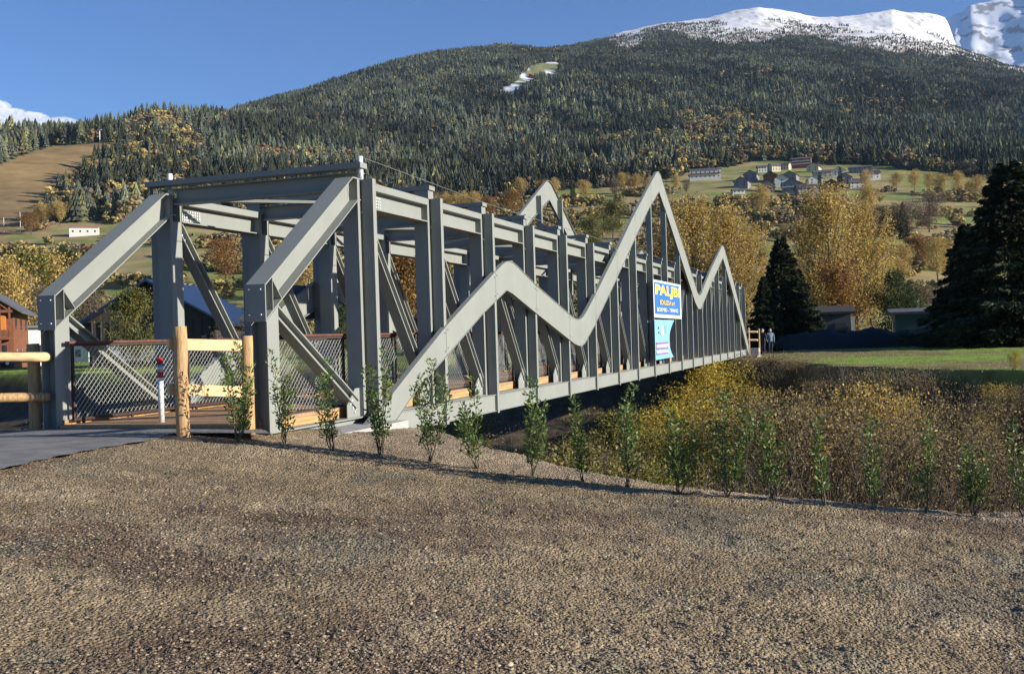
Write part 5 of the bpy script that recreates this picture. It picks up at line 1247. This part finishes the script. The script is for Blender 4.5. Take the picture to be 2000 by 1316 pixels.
for x_, y_, l_ in ((195, 277, 'white ski lift pylon at the top left of the brown piste'), (230, 276, 'ski lift pylon at the top right of the brown piste'), (1485, 210, 'pale ski lift pylon in the dark forest above the village'), (1250, 222, 'ski lift pylon in the clearing below the ski run'), (1140, 345, 'pale pylon at the forest foot left of the tall zigzag peak'), (1317, 262, 'thin pylon beside the forest road')): pylon(x_, y_, l_)
for x_, y_, hp, l_ in ((40, 452, 38, 'tall lamp post by the road on the left meadow'), (8, 455, 30, 'lamp post at the left picture edge')):
    D_ = D_at(x_, y_); P = on_hill(x_, D_, y_); H = hp/F_PX*D_; o = empty('lamp_post', P, label=l_, cat='lamp post')
    put('pole', MB().tube([(0, 0, 0), (0, 0, H)], .13, 8).mesh('pole', M['cable']), o); put('lamp_head', MB().bar((0, 0, H), (0, -2.2, H+.25), .35, .2, (1, 0, 0)).mesh('lamp_head', M['steel']), o)
# two people at the far end of the bridge
def person(P, rz, jacket, label, lean=0):
    o = empty('person', P, rz, label, 'person')
    J = {'pelvis': (0, 0, .95), 'chest': (.03, 0, 1.3), 'neck': (.04, 0, 1.5), 'kL': (.03, .10, .5), 'fL': (-.03, .10, .08), 'tL': (.14, .11, .04), 'kR': (.06, -.10, .5), 'fR': (.04, -.10, .08), 'tR': (.2, -.11, .04),
         'sL': (.03, .2, 1.42), 'eL': (-.02, .27, 1.14), 'wL': (.1, .24, .92), 'hL': (.14, .22, .84), 'sR': (.03, -.2, 1.42), 'eR': (0, -.27, 1.14), 'wR': (.12, -.23, .93), 'hR': (.16, -.21, .85), 'hip1': (0, .09, .9), 'hip2': (0, -.09, .9)}
    rad = {'pelvis': .15, 'chest': .17, 'neck': .065, 'kL': .065, 'fL': .045, 'tL': .035, 'kR': .065, 'fR': .045, 'tR': .035, 'sL': .075, 'eL': .05, 'wL': .035, 'hL': .03, 'sR': .075, 'eR': .05, 'wR': .035, 'hR': .03, 'hip1': .1, 'hip2': .1}
    E_ = [('pelvis', 'chest'), ('chest', 'neck'), ('pelvis', 'hip1'), ('hip1', 'kL'), ('kL', 'fL'), ('fL', 'tL'), ('pelvis', 'hip2'), ('hip2', 'kR'), ('kR', 'fR'), ('fR', 'tR'), ('chest', 'sL'), ('sL', 'eL'), ('eL', 'wL'), ('wL', 'hL'), ('chest', 'sR'), ('sR', 'eR'), ('eR', 'wR'), ('wR', 'hR')]
    ks = list(J); me = bpy.data.meshes.new('body'); me.from_pydata([J[k] for k in ks], [(ks.index(a), ks.index(b)) for a, b in E_], [])
    ob = bpy.data.objects.new('tmp', me); sc.collection.objects.link(ob); md = ob.modifiers.new('s', 'SKIN'); sv = me.skin_vertices[0].data
    for i, k in enumerate(ks): sv[i].radius = (rad[k], rad[k])
    sv[0].use_root = True; ob.modifiers.new('u', 'SUBSURF').levels = 1
    dg = bpy.context.evaluated_depsgraph_get(); m2 = bpy.data.meshes.new_from_object(ob.evaluated_get(dg)); bpy.data.objects.remove(ob)
    m2.materials.clear(); m2.materials.append(M[jacket]); m2.materials.append(M['cloth'])
    for p in m2.polygons: p.material_index = 1 if p.center.z < .92 and abs(p.center.y) < .2 else 0; p.use_smooth = True
    put('body', m2, o)
    import bmesh
    bm = bmesh.new(); bmesh.ops.create_uvsphere(bm, u_segments=14, v_segments=10, radius=.1)
    for q in bm.verts: q.co = Vector((q.co.x*1.05+.05, q.co.y*.85, q.co.z*1.2+1.63))
    bmesh.ops.create_cone(bm, segments=8, radius1=.02, radius2=.008, depth=.05, cap_ends=True, matrix=Matrix.Translation((.165, 0, 1.62)))
    hm = bpy.data.meshes.new('head'); bm.to_mesh(hm); bm.free(); hm.materials.append(M['skin']); hd_ = put('head', hm, o)
    bm = bmesh.new(); bmesh.ops.create_uvsphere(bm, u_segments=14, v_segments=10, radius=.112)
    for q in bm.verts: q.co = Vector((q.co.x*1.05+.03, q.co.y*.88, max(q.co.z, -.02)*1.15+1.655))
    hm = bpy.data.meshes.new('hair'); bm.to_mesh(hm); bm.free(); hm.materials.append(M['hair']); put('hair', hm, o)
    return o
person(flat_at(1491, 70, -.12), R(150), 'jacket2', 'person in dark clothes standing left at the far end of the bridge')
person(flat_at(1505, 71, -.12), R(200), 'jacket', 'person in a pale blue jacket standing right at the far end of the bridge')
# red snow fence on the ski run
mb = MB()
for k in range(9):
    D_ = D_at(1035+1.6*k, 150+.6*k, 1500, 4000); P = on_hill(1035+1.6*k, D_, 150); mb.box(P[0]-3, P[0]+3, P[1]-3, P[1]+3, P[2]-2, P[2]+7)
put('snow_fence', mb.mesh('snow_fence', M['red']), label='orange red safety fence on the snowy ski run', cat='fence')
# cloud bank low over the left ridge
import bmesh
bm = bmesh.new()
for k in range(230):
    x_ = -520+k*3.05+random.uniform(-8, 8); top = np.interp(x_, [-520, -200, 0, 40, 90, 160, 190], [140, 168, 194, 206, 214, 226, 242]); D_ = 13000+random.uniform(-300, 300)
    P = at(x_, top+14+random.uniform(0, 45), D_); r_k = random.uniform(60, 130)*(1 if x_ < 20 else .7)
    bmesh.ops.create_icosphere(bm, subdivisions=3, radius=r_k, matrix=Matrix.Translation(W3(P)) @ Matrix.Diagonal((2.2, 2.2, .5, 1)))
from mathutils import noise as mn
for q in bm.verts:
    nz = mn.fractal(q.co/70, 1.0, 2.0, 4); n3 = mn.fractal(q.co/22, 1.0, 2.0, 3); q.co += Vector((nz*18+n3*6, nz*14, nz*22+n3*8))
cm = bpy.data.meshes.new('cloud'); bm.to_mesh(cm); bm.free(); 
cmt = bpy.data.materials.new('cloud_vapour'); cmt.use_nodes = True; cn = cmt.node_tree; cn.nodes.clear()
co_ = cn.nodes.new('ShaderNodeOutputMaterial'); cv_ = cn.nodes.new('ShaderNodeVolumePrincipled'); cn.links.new(cv_.outputs[0], co_.inputs['Volume'])
cv_.inputs['Density'].default_value = .005; cv_.inputs['Color'].default_value = (1, 1, 1, 1)
cm.materials.append(cmt)
for p in cm.polygons: p.use_smooth = True
put('cloud', cm, kind='structure')

# ------------------------------------------------------------------ air
hz = bpy.data.materials.new('haze'); hz.use_nodes = True; hn = hz.node_tree; hn.nodes.clear()
ho = hn.nodes.new('ShaderNodeOutputMaterial'); hv_ = hn.nodes.new('ShaderNodeVolumePrincipled'); hn.links.new(hv_.outputs[0], ho.inputs['Volume'])
hv_.inputs['Density'].default_value = 2.1e-5; hv_.inputs['Color'].default_value = (.50, .72, 1, 1); hv_.inputs['Anisotropy'].default_value = 0
hm = MB().box(-400, 9800, -9600, 9600, -30, 2900).mesh('haze', hz); hm.flip_normals(); put('haze', hm, kind='stuff', label='thin blue haze filling the valley air', cat='haze')
sc.cycles.volume_bounces = 3
